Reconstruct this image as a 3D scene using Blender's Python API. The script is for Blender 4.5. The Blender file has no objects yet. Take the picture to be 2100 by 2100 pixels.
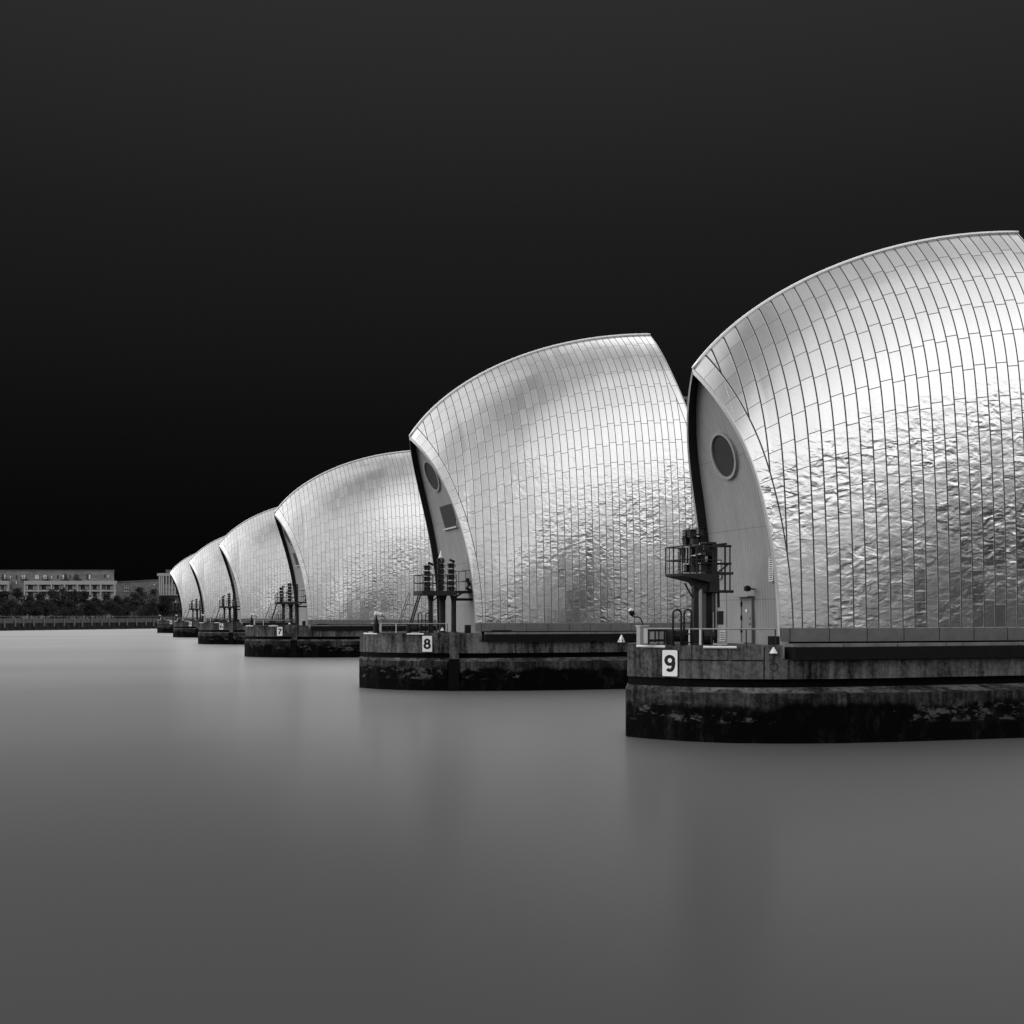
import bpy, math, random
import numpy as np
from mathutils import Vector

R = math.radians
scn = bpy.context.scene
col = scn.collection

# ------------------------------------------------------------------ camera
F_PX = 2450.0                                   # focal length in pixels of the 2100 px photograph
YAW = math.atan(857.0 / F_PX)
CAM_H = 5.135
cd = bpy.data.cameras.new('camera'); cam = bpy.data.objects.new('camera', cd); col.objects.link(cam)
cam.location = (0, 0, CAM_H); cam.rotation_euler = (R(90), 0, -YAW)
cd.sensor_width = 36.0; cd.lens = F_PX / 2100 * 36.0; cd.shift_y = 213.0 / 2100
cd.clip_start = 0.5; cd.clip_end = 20000
scn.camera = cam

# ------------------------------------------------------------------ sky: near-black ahead, made-up brightness overhead and behind to light the scene
world = bpy.data.worlds.new('World'); scn.world = world; world.use_nodes = True
nt = world.node_tree; nt.nodes.clear()
def N(t, **k):
    n = nt.nodes.new(t)
    for a, b in k.items(): setattr(n, a, b)
    return n
def M(op, a, b=None, c=None, clamp=False):
    n = nt.nodes.new('ShaderNodeMath'); n.operation = op; n.use_clamp = clamp
    for i, v in enumerate((a, b, c)):
        if v is None: continue
        if isinstance(v, (int, float)): n.inputs[i].default_value = v
        else: nt.links.new(v, n.inputs[i])
    return n.outputs[0]
def sstep(v, lo, hi, olo=0.0, ohi=1.0):
    n = nt.nodes.new('ShaderNodeMapRange'); n.interpolation_type = 'SMOOTHSTEP'
    nt.links.new(v, n.inputs[0])
    for i, q in enumerate((lo, hi, olo, ohi)): n.inputs[i + 1].default_value = q
    return n.outputs[0]
def ramp(v, pts, interp='EASE'):
    n = nt.nodes.new('ShaderNodeValToRGB'); n.color_ramp.interpolation = interp
    el = n.color_ramp.elements
    while len(el) < len(pts): el.new(0.5)
    for e, (p, c) in zip(el, pts): e.position = p; e.color = (c, c, c, 1)
    nt.links.new(v, n.inputs[0]); return n.outputs[0]
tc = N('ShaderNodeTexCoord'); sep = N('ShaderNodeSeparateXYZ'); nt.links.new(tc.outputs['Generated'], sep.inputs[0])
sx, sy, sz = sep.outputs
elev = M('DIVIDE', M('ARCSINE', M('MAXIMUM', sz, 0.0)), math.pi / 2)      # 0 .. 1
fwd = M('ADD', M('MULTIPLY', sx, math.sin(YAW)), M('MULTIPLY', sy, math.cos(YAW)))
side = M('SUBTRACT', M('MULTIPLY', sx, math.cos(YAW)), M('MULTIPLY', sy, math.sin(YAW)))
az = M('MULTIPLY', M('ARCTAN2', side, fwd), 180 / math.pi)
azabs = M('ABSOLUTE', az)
front = ramp(elev, [(0, .0016), (.04, .0022), (.10, .0050), (.20, .0125), (.31, .0265), (.34, .35), (.38, 2.5), (.58, 2.1), (.78, .55), (1, .36)], 'LINEAR')  # bright band above the frame is added to light the water
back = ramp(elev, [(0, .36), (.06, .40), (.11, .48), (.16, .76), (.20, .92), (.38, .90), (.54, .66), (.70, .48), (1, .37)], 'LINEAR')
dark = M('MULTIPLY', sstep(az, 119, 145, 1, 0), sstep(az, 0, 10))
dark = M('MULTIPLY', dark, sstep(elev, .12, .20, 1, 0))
back = M('MULTIPLY', back, M('SUBTRACT', 1.0, M('MULTIPLY', dark, .97)))  # invented dark low sky behind right, darkens what the lower shell reflects
# made-up duller patch straight behind, unseen, tones down the hood reflections
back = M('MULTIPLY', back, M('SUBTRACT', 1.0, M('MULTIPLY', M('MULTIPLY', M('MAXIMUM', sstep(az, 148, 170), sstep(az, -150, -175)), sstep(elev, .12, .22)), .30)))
back = M('MULTIPLY', back, M('ADD', 1.0, M('MULTIPLY', sstep(az, -30, -60), M('MULTIPLY', sstep(az, -165, -120), M('ADD', .7, M('MULTIPLY', sstep(elev, .50, .30), 1.8))))))  # added glow left of frame, lifts the left water and gable walls
back = M('MULTIPLY', back, M('ADD', 1.0, M('MULTIPLY', M('MULTIPLY', sstep(az, 146, 124), sstep(az, 60, 100)), M('MULTIPLY', sstep(elev, .10, .20), .22))))  # extra brightness made up behind right for the band on the shells
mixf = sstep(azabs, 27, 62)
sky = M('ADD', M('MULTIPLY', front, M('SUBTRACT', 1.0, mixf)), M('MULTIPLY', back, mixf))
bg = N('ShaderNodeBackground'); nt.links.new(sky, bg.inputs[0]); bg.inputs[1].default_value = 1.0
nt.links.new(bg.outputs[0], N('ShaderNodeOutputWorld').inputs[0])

sd = bpy.data.lights.new('sun', 'SUN'); sun = bpy.data.objects.new('sun', sd); col.objects.link(sun)
sd.energy = 0.2; sd.angle = R(62); sd.color = (1, 1, 1)
sun.rotation_euler = Vector((-0.46, 0.62, -0.60)).to_track_quat('-Z', 'Y').to_euler()
sun.location = (60, -80, 80)

vs = scn.view_settings
vs.view_transform = 'Standard'; vs.look = 'None'; vs.exposure = 0.0; vs.gamma = 1.0

# ------------------------------------------------------------------ materials
def mat(name):
    m = bpy.data.materials.new(name); m.use_nodes = True
    t = m.node_tree
    for n in list(t.nodes):
        if n.type not in ('BSDF_PRINCIPLED', 'OUTPUT_MATERIAL'): t.nodes.remove(n)
    return m, t, t.nodes['Principled BSDF']
class G:
    """small node-graph helper"""
    def __init__(s, t): s.t = t
    def new(s, ty, **k):
        n = s.t.nodes.new(ty)
        for a, b in k.items(): setattr(n, a, b)
        return n
    def put(s, v, sock):
        if isinstance(v, (int, float)): sock.default_value = v
        elif isinstance(v, tuple): sock.default_value = v
        else: s.t.links.new(v, sock)
    def m(s, op, a, b=None, c=None, clamp=False):
        n = s.new('ShaderNodeMath', operation=op, use_clamp=clamp)
        for i, v in enumerate((a, b, c)):
            if v is not None: s.put(v, n.inputs[i])
        return n.outputs[0]
    def comb(s, x, y, z=0.0):
        n = s.new('ShaderNodeCombineXYZ')
        for i, v in enumerate((x, y, z)): s.put(v, n.inputs[i])
        return n.outputs[0]
    def noise(s, vec, scale, detail=3.0, rough=.55, dist=0.0):
        n = s.new('ShaderNodeTexNoise'); s.put(vec, n.inputs['Vector'])
        n.inputs['Scale'].default_value = scale; n.inputs['Detail'].default_value = detail
        n.inputs['Roughness'].default_value = rough; n.inputs['Distortion'].default_value = dist
        return n.outputs['Fac']
    def white(s, vec):
        n = s.new('ShaderNodeTexWhiteNoise', noise_dimensions='3D'); s.put(vec, n.inputs['Vector'])
        return n.outputs['Value'], n.outputs['Color']
    def step(s, v, lo, hi, a=0.0, b=1.0):
        n = s.new('ShaderNodeMapRange', interpolation_type='SMOOTHSTEP')
        for i, q in enumerate((v, lo, hi, a, b)): s.put(q, n.inputs[i])
        return n.outputs[0]
    def mix(s, f, a, b):
        n = s.new('ShaderNodeMix', data_type='FLOAT')
        s.put(f, n.inputs[0]); s.put(a, n.inputs[2]); s.put(b, n.inputs[3]); return n.outputs[0]
    def attr(s, name): return s.new('ShaderNodeAttribute', attribute_name=name).outputs['Fac']
    def bump(s, h, dist, strength=1.0, normal=None):
        n = s.new('ShaderNodeBump'); s.put(h, n.inputs['Height'])
        n.inputs['Distance'].default_value = dist; n.inputs['Strength'].default_value = strength
        if normal is not None: s.t.links.new(normal, n.inputs['Normal'])
        return n.outputs[0]
    def pos(s):
        return s.new('ShaderNodeNewGeometry').outputs['Position']
    def xyz(s, v):
        n = s.new('ShaderNodeSeparateXYZ'); s.put(v, n.inputs[0]); return n.outputs

def m_plain(name, c, rough=.6, metal=0.0, var=.25, scale=3.0, bump=0.0):
    m, t, b = mat(name); g = G(t); p = g.pos()
    n = g.noise(p, scale, 4)
    v = g.m('MULTIPLY', g.m('ADD', g.m('MULTIPLY', g.m('SUBTRACT', n, .5), var * 2), 1.0), c)
    t.links.new(g.comb(v, v, v), b.inputs['Base Color'])
    b.inputs['Roughness'].default_value = rough; b.inputs['Metallic'].default_value = metal
    if c < .05: b.inputs['Specular IOR Level'].default_value = .2
    if bump: t.links.new(g.bump(g.noise(p, scale * 6, 3), bump), b.inputs['Normal'])
    return m

def m_shell(name, lw):
    """stainless steel cladding: standing seams, staggered cross joints, oil canning that gets worse low down"""
    m, t, b = mat(name); g = G(t)
    su, sv, sm, se = g.attr('strip'), g.attr('row'), g.attr('arc'), g.attr('edge')
    trim = g.m('LESS_THAN', se, 1.0)                     # flashing panels along the hood edges
    sid = g.m('FLOOR', su); fu = g.m('FRACT', su)
    stag = g.m('MULTIPLY', g.m('MODULO', g.m('ABSOLUTE', sid), 2.0), .13)
    jit = g.m('MULTIPLY', g.m('SUBTRACT', g.white(g.comb(sid, 3.3, 0))[0], .5), .035)
    rv = g.m('ADD', g.m('ADD', sv, stag), jit)
    rid = g.m('FLOOR', rv); fv = g.m('FRACT', rv)
    du = g.m('MULTIPLY', g.m('MINIMUM', fu, g.m('SUBTRACT', 1.0, fu)), .57)
    dv = g.m('MULTIPLY', g.m('MINIMUM', fv, g.m('SUBTRACT', 1.0, fv)), 1.55)
    du_t = g.m('MULTIPLY', g.m('SUBTRACT', 1.0, se), .57)
    fvt = g.m('FRACT', sv)
    dv_t = g.m('MULTIPLY', g.m('MINIMUM', fvt, g.m('SUBTRACT', 1.0, fvt)), 1.55)
    DU = g.mix(trim, g.m('MINIMUM', du, g.m('ABSOLUTE', g.m('MULTIPLY', g.m('SUBTRACT', se, 1.0), .57))), du_t)
    DV = g.mix(trim, dv, dv_t)
    lu = g.step(DU, lw * .4, lw, 1, 0)
    lv = g.m('MULTIPLY', g.step(DV, lw * .25, lw * .8, 1, 0), g.step(g.attr('tt'), .55, .75, .85, .3))
    line = g.m('MAXIMUM', lu, lv)
    pid = g.comb(g.mix(trim, sid, -50.0), g.mix(trim, rid, g.m('FLOOR', sv)), 1.7)
    wv, wc = g.white(pid)
    # oil canning
    tt = g.attr('tt')
    low = g.m('MULTIPLY', g.step(tt, .34, .58), g.step(tt, .60, .90, 1.0, .36))
    off = g.m('MULTIPLY', g.white(g.comb(sid, 8.8, 1.1))[0], 60.0)
    xx = g.m('ADD', g.m('MULTIPLY', fu, .42), off)
    patch = g.step(g.noise(g.comb(g.m('MULTIPLY', su, .13), g.m('MULTIPLY', sm, .20)), 1.0, 2), .38, .62)
    zz = g.xyz(g.pos())[2]
    smr = g.m('ADD', zz, g.m('MULTIPLY', rid, 5.37))
    w1 = g.noise(g.comb(g.m('ADD', g.m('MULTIPLY', fu, .75), off), g.m('MULTIPLY', smr, 2.5)), 1.15, 1.2, .45, .7)
    w2 = g.noise(g.comb(g.m('ADD', g.m('MULTIPLY', su, .42), g.m('MULTIPLY', off, .03)), g.m('MULTIPLY', zz, 1.35), 5.0), 1.2, 1.0, .5, .6)
    w3 = g.noise(g.comb(g.m('ADD', g.m('MULTIPLY', fu, 1.9), off), g.m('MULTIPLY', smr, 5.2), 9.0), 1.0, 1.0, .5, .8)
    ppan = g.m('ADD', .45, g.m('MULTIPLY', g.white(g.comb(sid, rid, 4.4))[0], 1.0))      # some sheets are dented more than others
    amp = g.m('ADD', g.m('MULTIPLY', g.m('MULTIPLY', low, ppan), g.m('ADD', .34, g.m('MULTIPLY', patch, .62))), .05)
    wr = g.m('ADD', g.m('ADD', g.m('MULTIPLY', w1, .80), g.m('MULTIPLY', w2, .42)), g.m('MULTIPLY', w3, .22))
    h = g.m('MULTIPLY', g.m('SUBTRACT', wr, .72), amp)
    # each sheet lies at its own slight tilt
    tilt = g.m('ADD', g.m('MULTIPLY', g.m('SUBTRACT', wv, .5), g.m('MULTIPLY', fv, .10)),
               g.m('MULTIPLY', g.m('SUBTRACT', g.xyz(wc)[1], .5), g.m('MULTIPLY', fu, .06)))
    # panels swell between seams and lap at the joints
    h = g.m('ADD', h, tilt)
    h = g.m('ADD', h, g.m('MULTIPLY', lu, .10))
    nrm = g.bump(h, .075, 1.0)
    t.links.new(nrm, b.inputs['Normal'])
    dirt = g.noise(g.comb(g.m('MULTIPLY', su, 2.2), g.m('MULTIPLY', sm, .5), 2.0), 1.0, 4)
    fine = g.noise(g.pos(), 26.0, 3)
    base = g.m('ADD', .80, g.m('MULTIPLY', g.m('SUBTRACT', wv, .5), .09))
    base = g.m('ADD', base, g.m('MULTIPLY', g.m('SUBTRACT', dirt, .5), .14))
    base = g.m('ADD', base, g.m('MULTIPLY', g.m('SUBTRACT', fine, .5), .26))
    base = g.mix(line, base, .035)
    t.links.new(g.comb(base, base, base), b.inputs['Base Color'])
    t.links.new(g.m('SUBTRACT', 1.0, g.m('MULTIPLY', line, .8)), b.inputs['Metallic'])
    t.links.new(g.mix(line, g.m('ADD', .155, g.m('MULTIPLY', g.xyz(wc)[0], .08)), .7), b.inputs['Roughness'])
    return m

def m_concrete(name, lo, hi, tide=None, streak=1.0):
    m, t, b = mat(name); g = G(t); p = g.pos(); x, y, z = g.xyz(p)
    s1 = g.noise(g.comb(g.m('MULTIPLY', x, 1.5), g.m('MULTIPLY', y, 1.5), g.m('MULTIPLY', z, .16)), 1.0, 5, .65, .3)
    s2 = g.noise(p, .38, 4); s3 = g.noise(p, 5.0, 5, .7)
    s4 = g.noise(g.comb(g.m('MULTIPLY', x, 6), g.m('MULTIPLY', y, 6), g.m('MULTIPLY', z, .5)), 1.0, 3)
    v = g.m('ADD', g.m('MULTIPLY', s1, .45 * streak), g.m('ADD', g.m('MULTIPLY', s2, .35), g.m('ADD', g.m('MULTIPLY', s3, .32), g.m('MULTIPLY', s4, .25))))
    v = g.step(v, .54, .90)
    c = g.mix(v, lo, hi)
    if tide is not None:
        edge = g.m('ADD', z, g.m('MULTIPLY', g.m('SUBTRACT', g.noise(g.comb(x, y, 0), .45, 6, .68), .5), 1.6))
        k = g.step(edge, tide - .12, tide + .16)
        c = g.mix(k, g.m('MULTIPLY', g.step(g.noise(g.comb(g.m('MULTIPLY', x, 1.4), g.m('MULTIPLY', y, 1.4), g.m('MULTIPLY', z, .7)), 1.0, 6, .75), .5, .8), .022), c)
        # lime and barnacle patches left on the weed band
        bl = g.noise(g.comb(g.m('MULTIPLY', x, 1.2), g.m('MULTIPLY', y, 1.2), g.m('MULTIPLY', z, 2.6)), 1.0, 6, .72)
        reg = g.noise(g.comb(x, y, 3.0), .16, 1)
        band = g.m('MULTIPLY', g.step(z, .72, .90), g.step(z, 1.45, 1.75, 1, 0))
        pt = g.m('MULTIPLY', g.step(g.m('ADD', bl, g.m('MULTIPLY', g.m('SUBTRACT', reg, .5), .55)), .575, .66), band)
        c = g.mix(pt, c, g.m('MULTIPLY', s3, .15))
        # patchy lighter tone on the chamfer
        ch = g.m('MULTIPLY', g.step(z, 2.0, 2.06), g.step(bl, .42, .62))
        c = g.m('ADD', c, g.m('MULTIPLY', ch, .10))
    t.links.new(g.comb(c, c, c), b.inputs['Base Color'])
    b.inputs['Roughness'].default_value = .85
    b.inputs['Specular IOR Level'].default_value = .08
    t.links.new(g.bump(g.m('ADD', s3, g.noise(p, 14, 4)), .03), b.inputs['Normal'])
    return m

def m_corrugated(name, c):
    m, t, b = mat(name); g = G(t); p = g.pos(); x, y, z = g.xyz(p)
    w = g.m('SINE', g.m('MULTIPLY', y, 2 * math.pi / .22))
    n = g.noise(p, 1.1, 4); fine = g.noise(p, 22, 3)
    jz = g.m('FRACT', g.m('DIVIDE', g.m('ADD', z, .35), 3.1))
    jl = g.step(g.m('MINIMUM', jz, g.m('SUBTRACT', 1.0, jz)), .003, .009, 1, 0)
    v = g.m('MULTIPLY', c, g.m('ADD', .86, g.m('MULTIPLY', n, .28)))
    v = g.m('MULTIPLY', v, g.m('ADD', .70, g.m('MULTIPLY', fine, .60)))
    v = g.m('MULTIPLY', v, g.m('ADD', .8, g.m('MULTIPLY', g.noise(g.comb(g.m('MULTIPLY', x, 2), g.m('MULTIPLY', y, 2), g.m('MULTIPLY', z, .12)), 1.0, 4), .4)))
    v = g.m('MULTIPLY', v, g.m('SUBTRACT', 1.0, g.m('MULTIPLY', g.step(w, .4, .95), .16)))
    v = g.m('MULTIPLY', v, g.m('SUBTRACT', 1.0, g.m('MULTIPLY', jl, .35)))
    t.links.new(g.comb(v, v, v), b.inputs['Base Color']); b.inputs['Roughness'].default_value = .75
    t.links.new(g.bump(w, .006), b.inputs['Normal'])
    return m

def m_brick(name, c):
    m, t, b = mat(name); g = G(t); p = g.pos(); x, y, z = g.xyz(p)
    along = g.m('ADD', x, g.m('MULTIPLY', y, .6))
    row = g.m('FLOOR', g.m('DIVIDE', z, .45))
    cell = g.m('FLOOR', g.m('ADD', g.m('DIVIDE', along, 1.3), g.m('MULTIPLY', row, .5)))
    wv, _ = g.white(g.comb(cell, row, 0))
    v = g.m('MULTIPLY', c, g.m('ADD', .72, g.m('MULTIPLY', wv, .4)))
    v = g.m('MULTIPLY', v, g.m('ADD', .7, g.m('MULTIPLY', g.noise(p, .3, 3), .6)))
    t.links.new(g.comb(v, v, v), b.inputs['Base Color']); b.inputs['Roughness'].default_value = .9
    return m

def m_water():
    m = bpy.data.materials.new('river_water'); m.use_nodes = True; t = m.node_tree; t.nodes.clear(); g = G(t)
    out = g.new('ShaderNodeOutputMaterial')
    x, y, z = g.xyz(g.pos())
    big = g.noise(g.comb(g.m('MULTIPLY', x, .030), g.m('MULTIPLY', y, .010)), 1.0, 2)
    df = g.new('ShaderNodeBsdfDiffuse'); k = g.m('MULTIPLY', WATER_DIFF, g.m('ADD', .8, g.m('MULTIPLY', big, .4)))
    g.put(g.comb(k, k, k), df.inputs[0])
    g1 = g.new('ShaderNodeBsdfGlossy', distribution='GGX'); g1.inputs['Roughness'].default_value = .2
    g2 = g.new('ShaderNodeBsdfGlossy', distribution='GGX'); g2.inputs['Roughness'].default_value = .55
    for q in (g1, g2): q.inputs['Color'].default_value = (1, 1, 1, 1)
    gm = g.new('ShaderNodeMixShader'); g.put(g.m('ADD', .31, g.m('MULTIPLY', g.noise(g.comb(g.m('MULTIPLY', x, .012), g.m('MULTIPLY', y, .03), 3.0), 1.0, 2), .16)), gm.inputs[0])
    t.links.new(g1.outputs[0], gm.inputs[1]); t.links.new(g2.outputs[0], gm.inputs[2])
    fr = g.new('ShaderNodeFresnel'); fr.inputs['IOR'].default_value = 1.05
    ms = g.new('ShaderNodeMixShader'); t.links.new(fr.outputs[0], ms.inputs[0])
    t.links.new(df.outputs[0], ms.inputs[1]); t.links.new(gm.outputs[0], ms.inputs[2])
    t.links.new(ms.outputs[0], out.inputs[0])
    return m
WATER_DIFF = .062

MAT = dict(
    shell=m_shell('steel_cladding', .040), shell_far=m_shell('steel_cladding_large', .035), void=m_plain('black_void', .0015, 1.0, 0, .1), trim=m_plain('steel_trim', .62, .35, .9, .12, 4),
    ridge=m_plain('ridge_steel', .75, .4, .6, .1, 3),
    conc=m_concrete('stained_concrete', .007, .19), ledge=m_concrete('tidal_concrete', .008, .13, 1.5, .7),
    gap=m_plain('gap_black', .006, .8), black=m_plain('black_fender', .006, .9, 0, .5, 2, .02),  # gap: near-black for joints and the gap below the shell
    steel=m_plain('dark_steel_paint', .022, .5, 0, .4, 3), white=m_plain('white_paint', .72, .5, 0, .12, 5),
    signw=m_plain('sign_white', .80, .45, 0, .05, 5), digit=m_plain('sign_black', .006, .5, 0, .1),
    pipe=m_plain('grey_paint', .28, .5, 0, .2, 4), dirtyw=m_plain('dirty_white', .42, .6, 0, .5, 3),
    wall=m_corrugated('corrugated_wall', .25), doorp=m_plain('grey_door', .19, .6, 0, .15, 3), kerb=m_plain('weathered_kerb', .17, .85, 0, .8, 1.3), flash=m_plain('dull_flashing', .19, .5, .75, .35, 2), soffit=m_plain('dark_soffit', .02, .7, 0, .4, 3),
    glass=m_plain('tinted_glass', .035, .3, 0, .1), lens=m_plain('signal_lens', .35, .25, 0, .2, 8),
    brick=m_brick('grey_brick', .19), render=m_plain('pale_render', .36, .8, 0, .1, .5),
    pane=m_plain('window_glass', .05, .2, 0, .6, .6), curtain=m_plain('bright_pane', .62, .4, 0, .3, .6),
    leaf=m_plain('foliage', .022, .9, 0, .75, .3), bark=m_plain('bark', .05, .9, 0, .3, 1),
    pile=m_plain('sheet_pile', .03, .8, 0, .5, .8), parapet=m_plain('river_parapet', .11, .85, 0, .3, .5),
    timber=m_plain('pale_timber', .17, .8, 0, .2, 1), ground=m_plain('grass_ground', .03, .95, 0, .4, .05),
    water=m_water())

# ------------------------------------------------------------------ mesh helpers
CY, SY = math.cos(YAW), math.sin(YAW)
def at(px, py, Y):
    """world point on the plane y = Y that was measured at (px, py) in the photograph"""
    u = (px - 1050) / F_PX; v = -(py - 1263) / F_PX
    Z = Y / (CY - u * SY)
    return Vector((Z * (SY + u * CY), Y, CAM_H + Z * v))
def at_z(px, py, z):
    u = (px - 1050) / F_PX; v = -(py - 1263) / F_PX
    Z = (z - CAM_H) / v
    return Vector((Z * (SY + u * CY), Z * (CY - u * SY), z))

ORG = Vector((0, 0, 0))
class MB:
    def __init__(s): s.v = []; s.f = []
    def add(s, vs, fs):
        o = len(s.v); s.v += [tuple(q) for q in vs]; s.f += [tuple(i + o for i in f) for f in fs]; return s
    def box(s, a, b):
        x0, y0, z0 = a; x1, y1, z1 = b
        if x0 > x1: x0, x1 = x1, x0
        if y0 > y1: y0, y1 = y1, y0
        if z0 > z1: z0, z1 = z1, z0
        return s.add([(x0, y0, z0), (x1, y0, z0), (x1, y1, z0), (x0, y1, z0), (x0, y0, z1), (x1, y0, z1), (x1, y1, z1), (x0, y1, z1)],
                     [(0, 3, 2, 1), (4, 5, 6, 7), (0, 1, 5, 4), (1, 2, 6, 5), (2, 3, 7, 6), (3, 0, 4, 7)])
    def obox(s, c, ux, uy, hx, hy, z0, z1):
        """box turned in plan: centre c, unit axes ux, uy, half sizes"""
        P = [Vector((c[0], c[1], 0)) + ux * (a * hx) + uy * (b * hy) for a, b in ((-1, -1), (1, -1), (1, 1), (-1, 1))]
        return s.add([(p.x, p.y, z0) for p in P] + [(p.x, p.y, z1) for p in P],
                     [(0, 3, 2, 1), (4, 5, 6, 7), (0, 1, 5, 4), (1, 2, 6, 5), (2, 3, 7, 6), (3, 0, 4, 7)])
    def tube(s, pts, r, n=8, cap=True):
        pts = [Vector(p) for p in pts]; rs = r if isinstance(r, (list, tuple)) else [r] * len(pts)
        rings = []; ref = None
        for i, p in enumerate(pts):
            d = (pts[min(i + 1, len(pts) - 1)] - pts[max(i - 1, 0)]).normalized()
            if ref is None or abs(ref.dot(d)) > .95: ref = Vector((0, 0, 1)) if abs(d.z) < .9 else Vector((1, 0, 0))
            a = d.cross(ref).normalized(); b = a.cross(d).normalized()
            rings.append([p + (a * math.cos(2 * math.pi * k / n) + b * math.sin(2 * math.pi * k / n)) * rs[i] for k in range(n)])
        vs = [q for ring in rings for q in ring]; fs = []
        for i in range(len(pts) - 1):
            for k in range(n):
                fs.append((i * n + k, i * n + (k + 1) % n, (i + 1) * n + (k + 1) % n, (i + 1) * n + k))
        if cap: fs += [tuple(range(n))[::-1], tuple((len(pts) - 1) * n + k for k in range(n))]
        return s.add(vs, fs)
    def lathe(s, c, prof, n=20, axis='z'):
        vs = []; fs = []
        for (r, h) in prof:
            for k in range(n):
                a = 2 * math.pi * k / n
                vs.append((c[0] + r * math.cos(a), c[1] + r * math.sin(a), c[2] + h))
        for i in range(len(prof) - 1):
            for k in range(n): fs.append((i * n + k, i * n + (k + 1) % n, (i + 1) * n + (k + 1) % n, (i + 1) * n + k))
        fs += [tuple(range(n))[::-1], tuple((len(prof) - 1) * n + k for k in range(n))]
        return s.add(vs, fs)
    def prism(s, poly, z0, z1, poly1=None):
        n = len(poly); poly1 = poly1 or poly
        vs = [(p[0], p[1], z0) for p in poly] + [(p[0], p[1], z1) for p in poly1]
        fs = [(i, (i + 1) % n, n + (i + 1) % n, n + i) for i in range(n)] + [tuple(range(n))[::-1], tuple(range(n, 2 * n))]
        return s.add(vs, fs)
    def build(s, name, m, parent=None, loc=None, smooth=False, attrs=None, bevel=0.0):
        org = ORG if parent is not None else Vector(loc if loc is not None else (0, 0, 0))
        me = bpy.data.meshes.new(name)
        me.from_pydata([(x - org[0], y - org[1], z - org[2]) for x, y, z in s.v], [], s.f)
        me.materials.append(MAT[m])
        if attrs:
            for k, a in attrs.items():
                at_ = me.attributes.new(k, 'FLOAT', 'POINT'); at_.data.foreach_set('value', np.asarray(a, dtype=np.float32))
        me.update()
        if smooth: me.polygons.foreach_set('use_smooth', [True] * len(me.polygons))
        o = bpy.data.objects.new(name, me); col.objects.link(o)
        if parent is not None: o.parent = parent
        else: o.location = org
        if bevel:
            md = o.modifiers.new('bevel', 'BEVEL'); md.width = bevel; md.segments = 2; md.limit_method = 'ANGLE'
        return o
def tag(o, label=None, cat=None, group=None, kind=None):
    for k, v in (('label', label), ('category', cat), ('group', group), ('kind', kind)):
        if v: o[k] = v
    return o
def thing(name, loc, label, cat, group=None):
    global ORG
    o = bpy.data.objects.new(name, None); col.objects.link(o); o.location = loc; o.empty_display_size = .5
    ORG = Vector(loc); return tag(o, label, cat, group)
def copy_tree(o, parent=None):
    c = o.copy(); col.objects.link(c)
    c.parent = parent
    for ch in list(o.children): copy_tree(ch, c)
    return c

# ------------------------------------------------------------------ setting: water, far bank
mb = MB(); S = 9000
mb.add([(-S, -600, 0), (S, -600, 0), (S, S, 0), (-S, S, 0)], [(0, 1, 2, 3)])
tag(mb.build('river_water', 'water'), kind='structure')
bA = at_z(0, 1293.5, 0); bB = at_z(317, 1289, 0)
bd = (bB - bA).normalized(); bn = Vector((-bd.y, bd.x, 0))
if bn.y < 0: bn = -bn
def bank(s, d=0.0, z=0.0):
    """point s metres along the far bank from the left picture edge, d metres inland"""
    p = bA + bd * s + bn * d; return Vector((p.x, p.y, z))
def bank_px(px, d=0.0):
    """s on the bank line (d inland) seen at px"""
    u = (px - 1050) / F_PX; dr = Vector((SY + u * CY, CY - u * SY, 0))
    o = bA + bn * d
    # o + bd*s = dr*t
    det = bd.x * (-dr.y) + dr.x * bd.y
    return ((-o.x) * (-dr.y) + dr.x * (-o.y)) / det
def bank_z(px, py, d=0.0):
    s = bank_px(px, d); p = bank(s, d); Z = p.x * SY + p.y * CY
    return CAM_H - (py - 1263) / F_PX * Z
mb = MB(); a, b = bank(-3000, .6), bank(3000, .6); c_, d_ = bank(6000, 5000), bank(-6000, 5000)
nn = 1
mb.add([(a.x, a.y, 3.3), (b.x, b.y, 3.3), (c_.x, c_.y, 3.3), (d_.x, d_.y, 3.3), (a.x, a.y, -3), (b.x, b.y, -3), (c_.x, c_.y, -3), (d_.x, d_.y, -3)],
       [(0, 1, 2, 3), (0, 4, 5, 1), (1, 5, 6, 2), (2, 6, 7, 3), (3, 7, 4, 0)])
tag(mb.build('ground', 'ground'), kind='structure')

# the near bank the photographer stands on
mb = MB(); mb.add([(-S, 4.0, 3.4), (S, 4.0, 3.4), (S, -550, 3.6), (-S, -550, 3.6), (-S, 4.0, -2), (S, 4.0, -2)], [(3, 2, 1, 0), (0, 1, 5, 4)])
tag(mb.build('near_ground', 'ground'), kind='structure')

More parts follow.
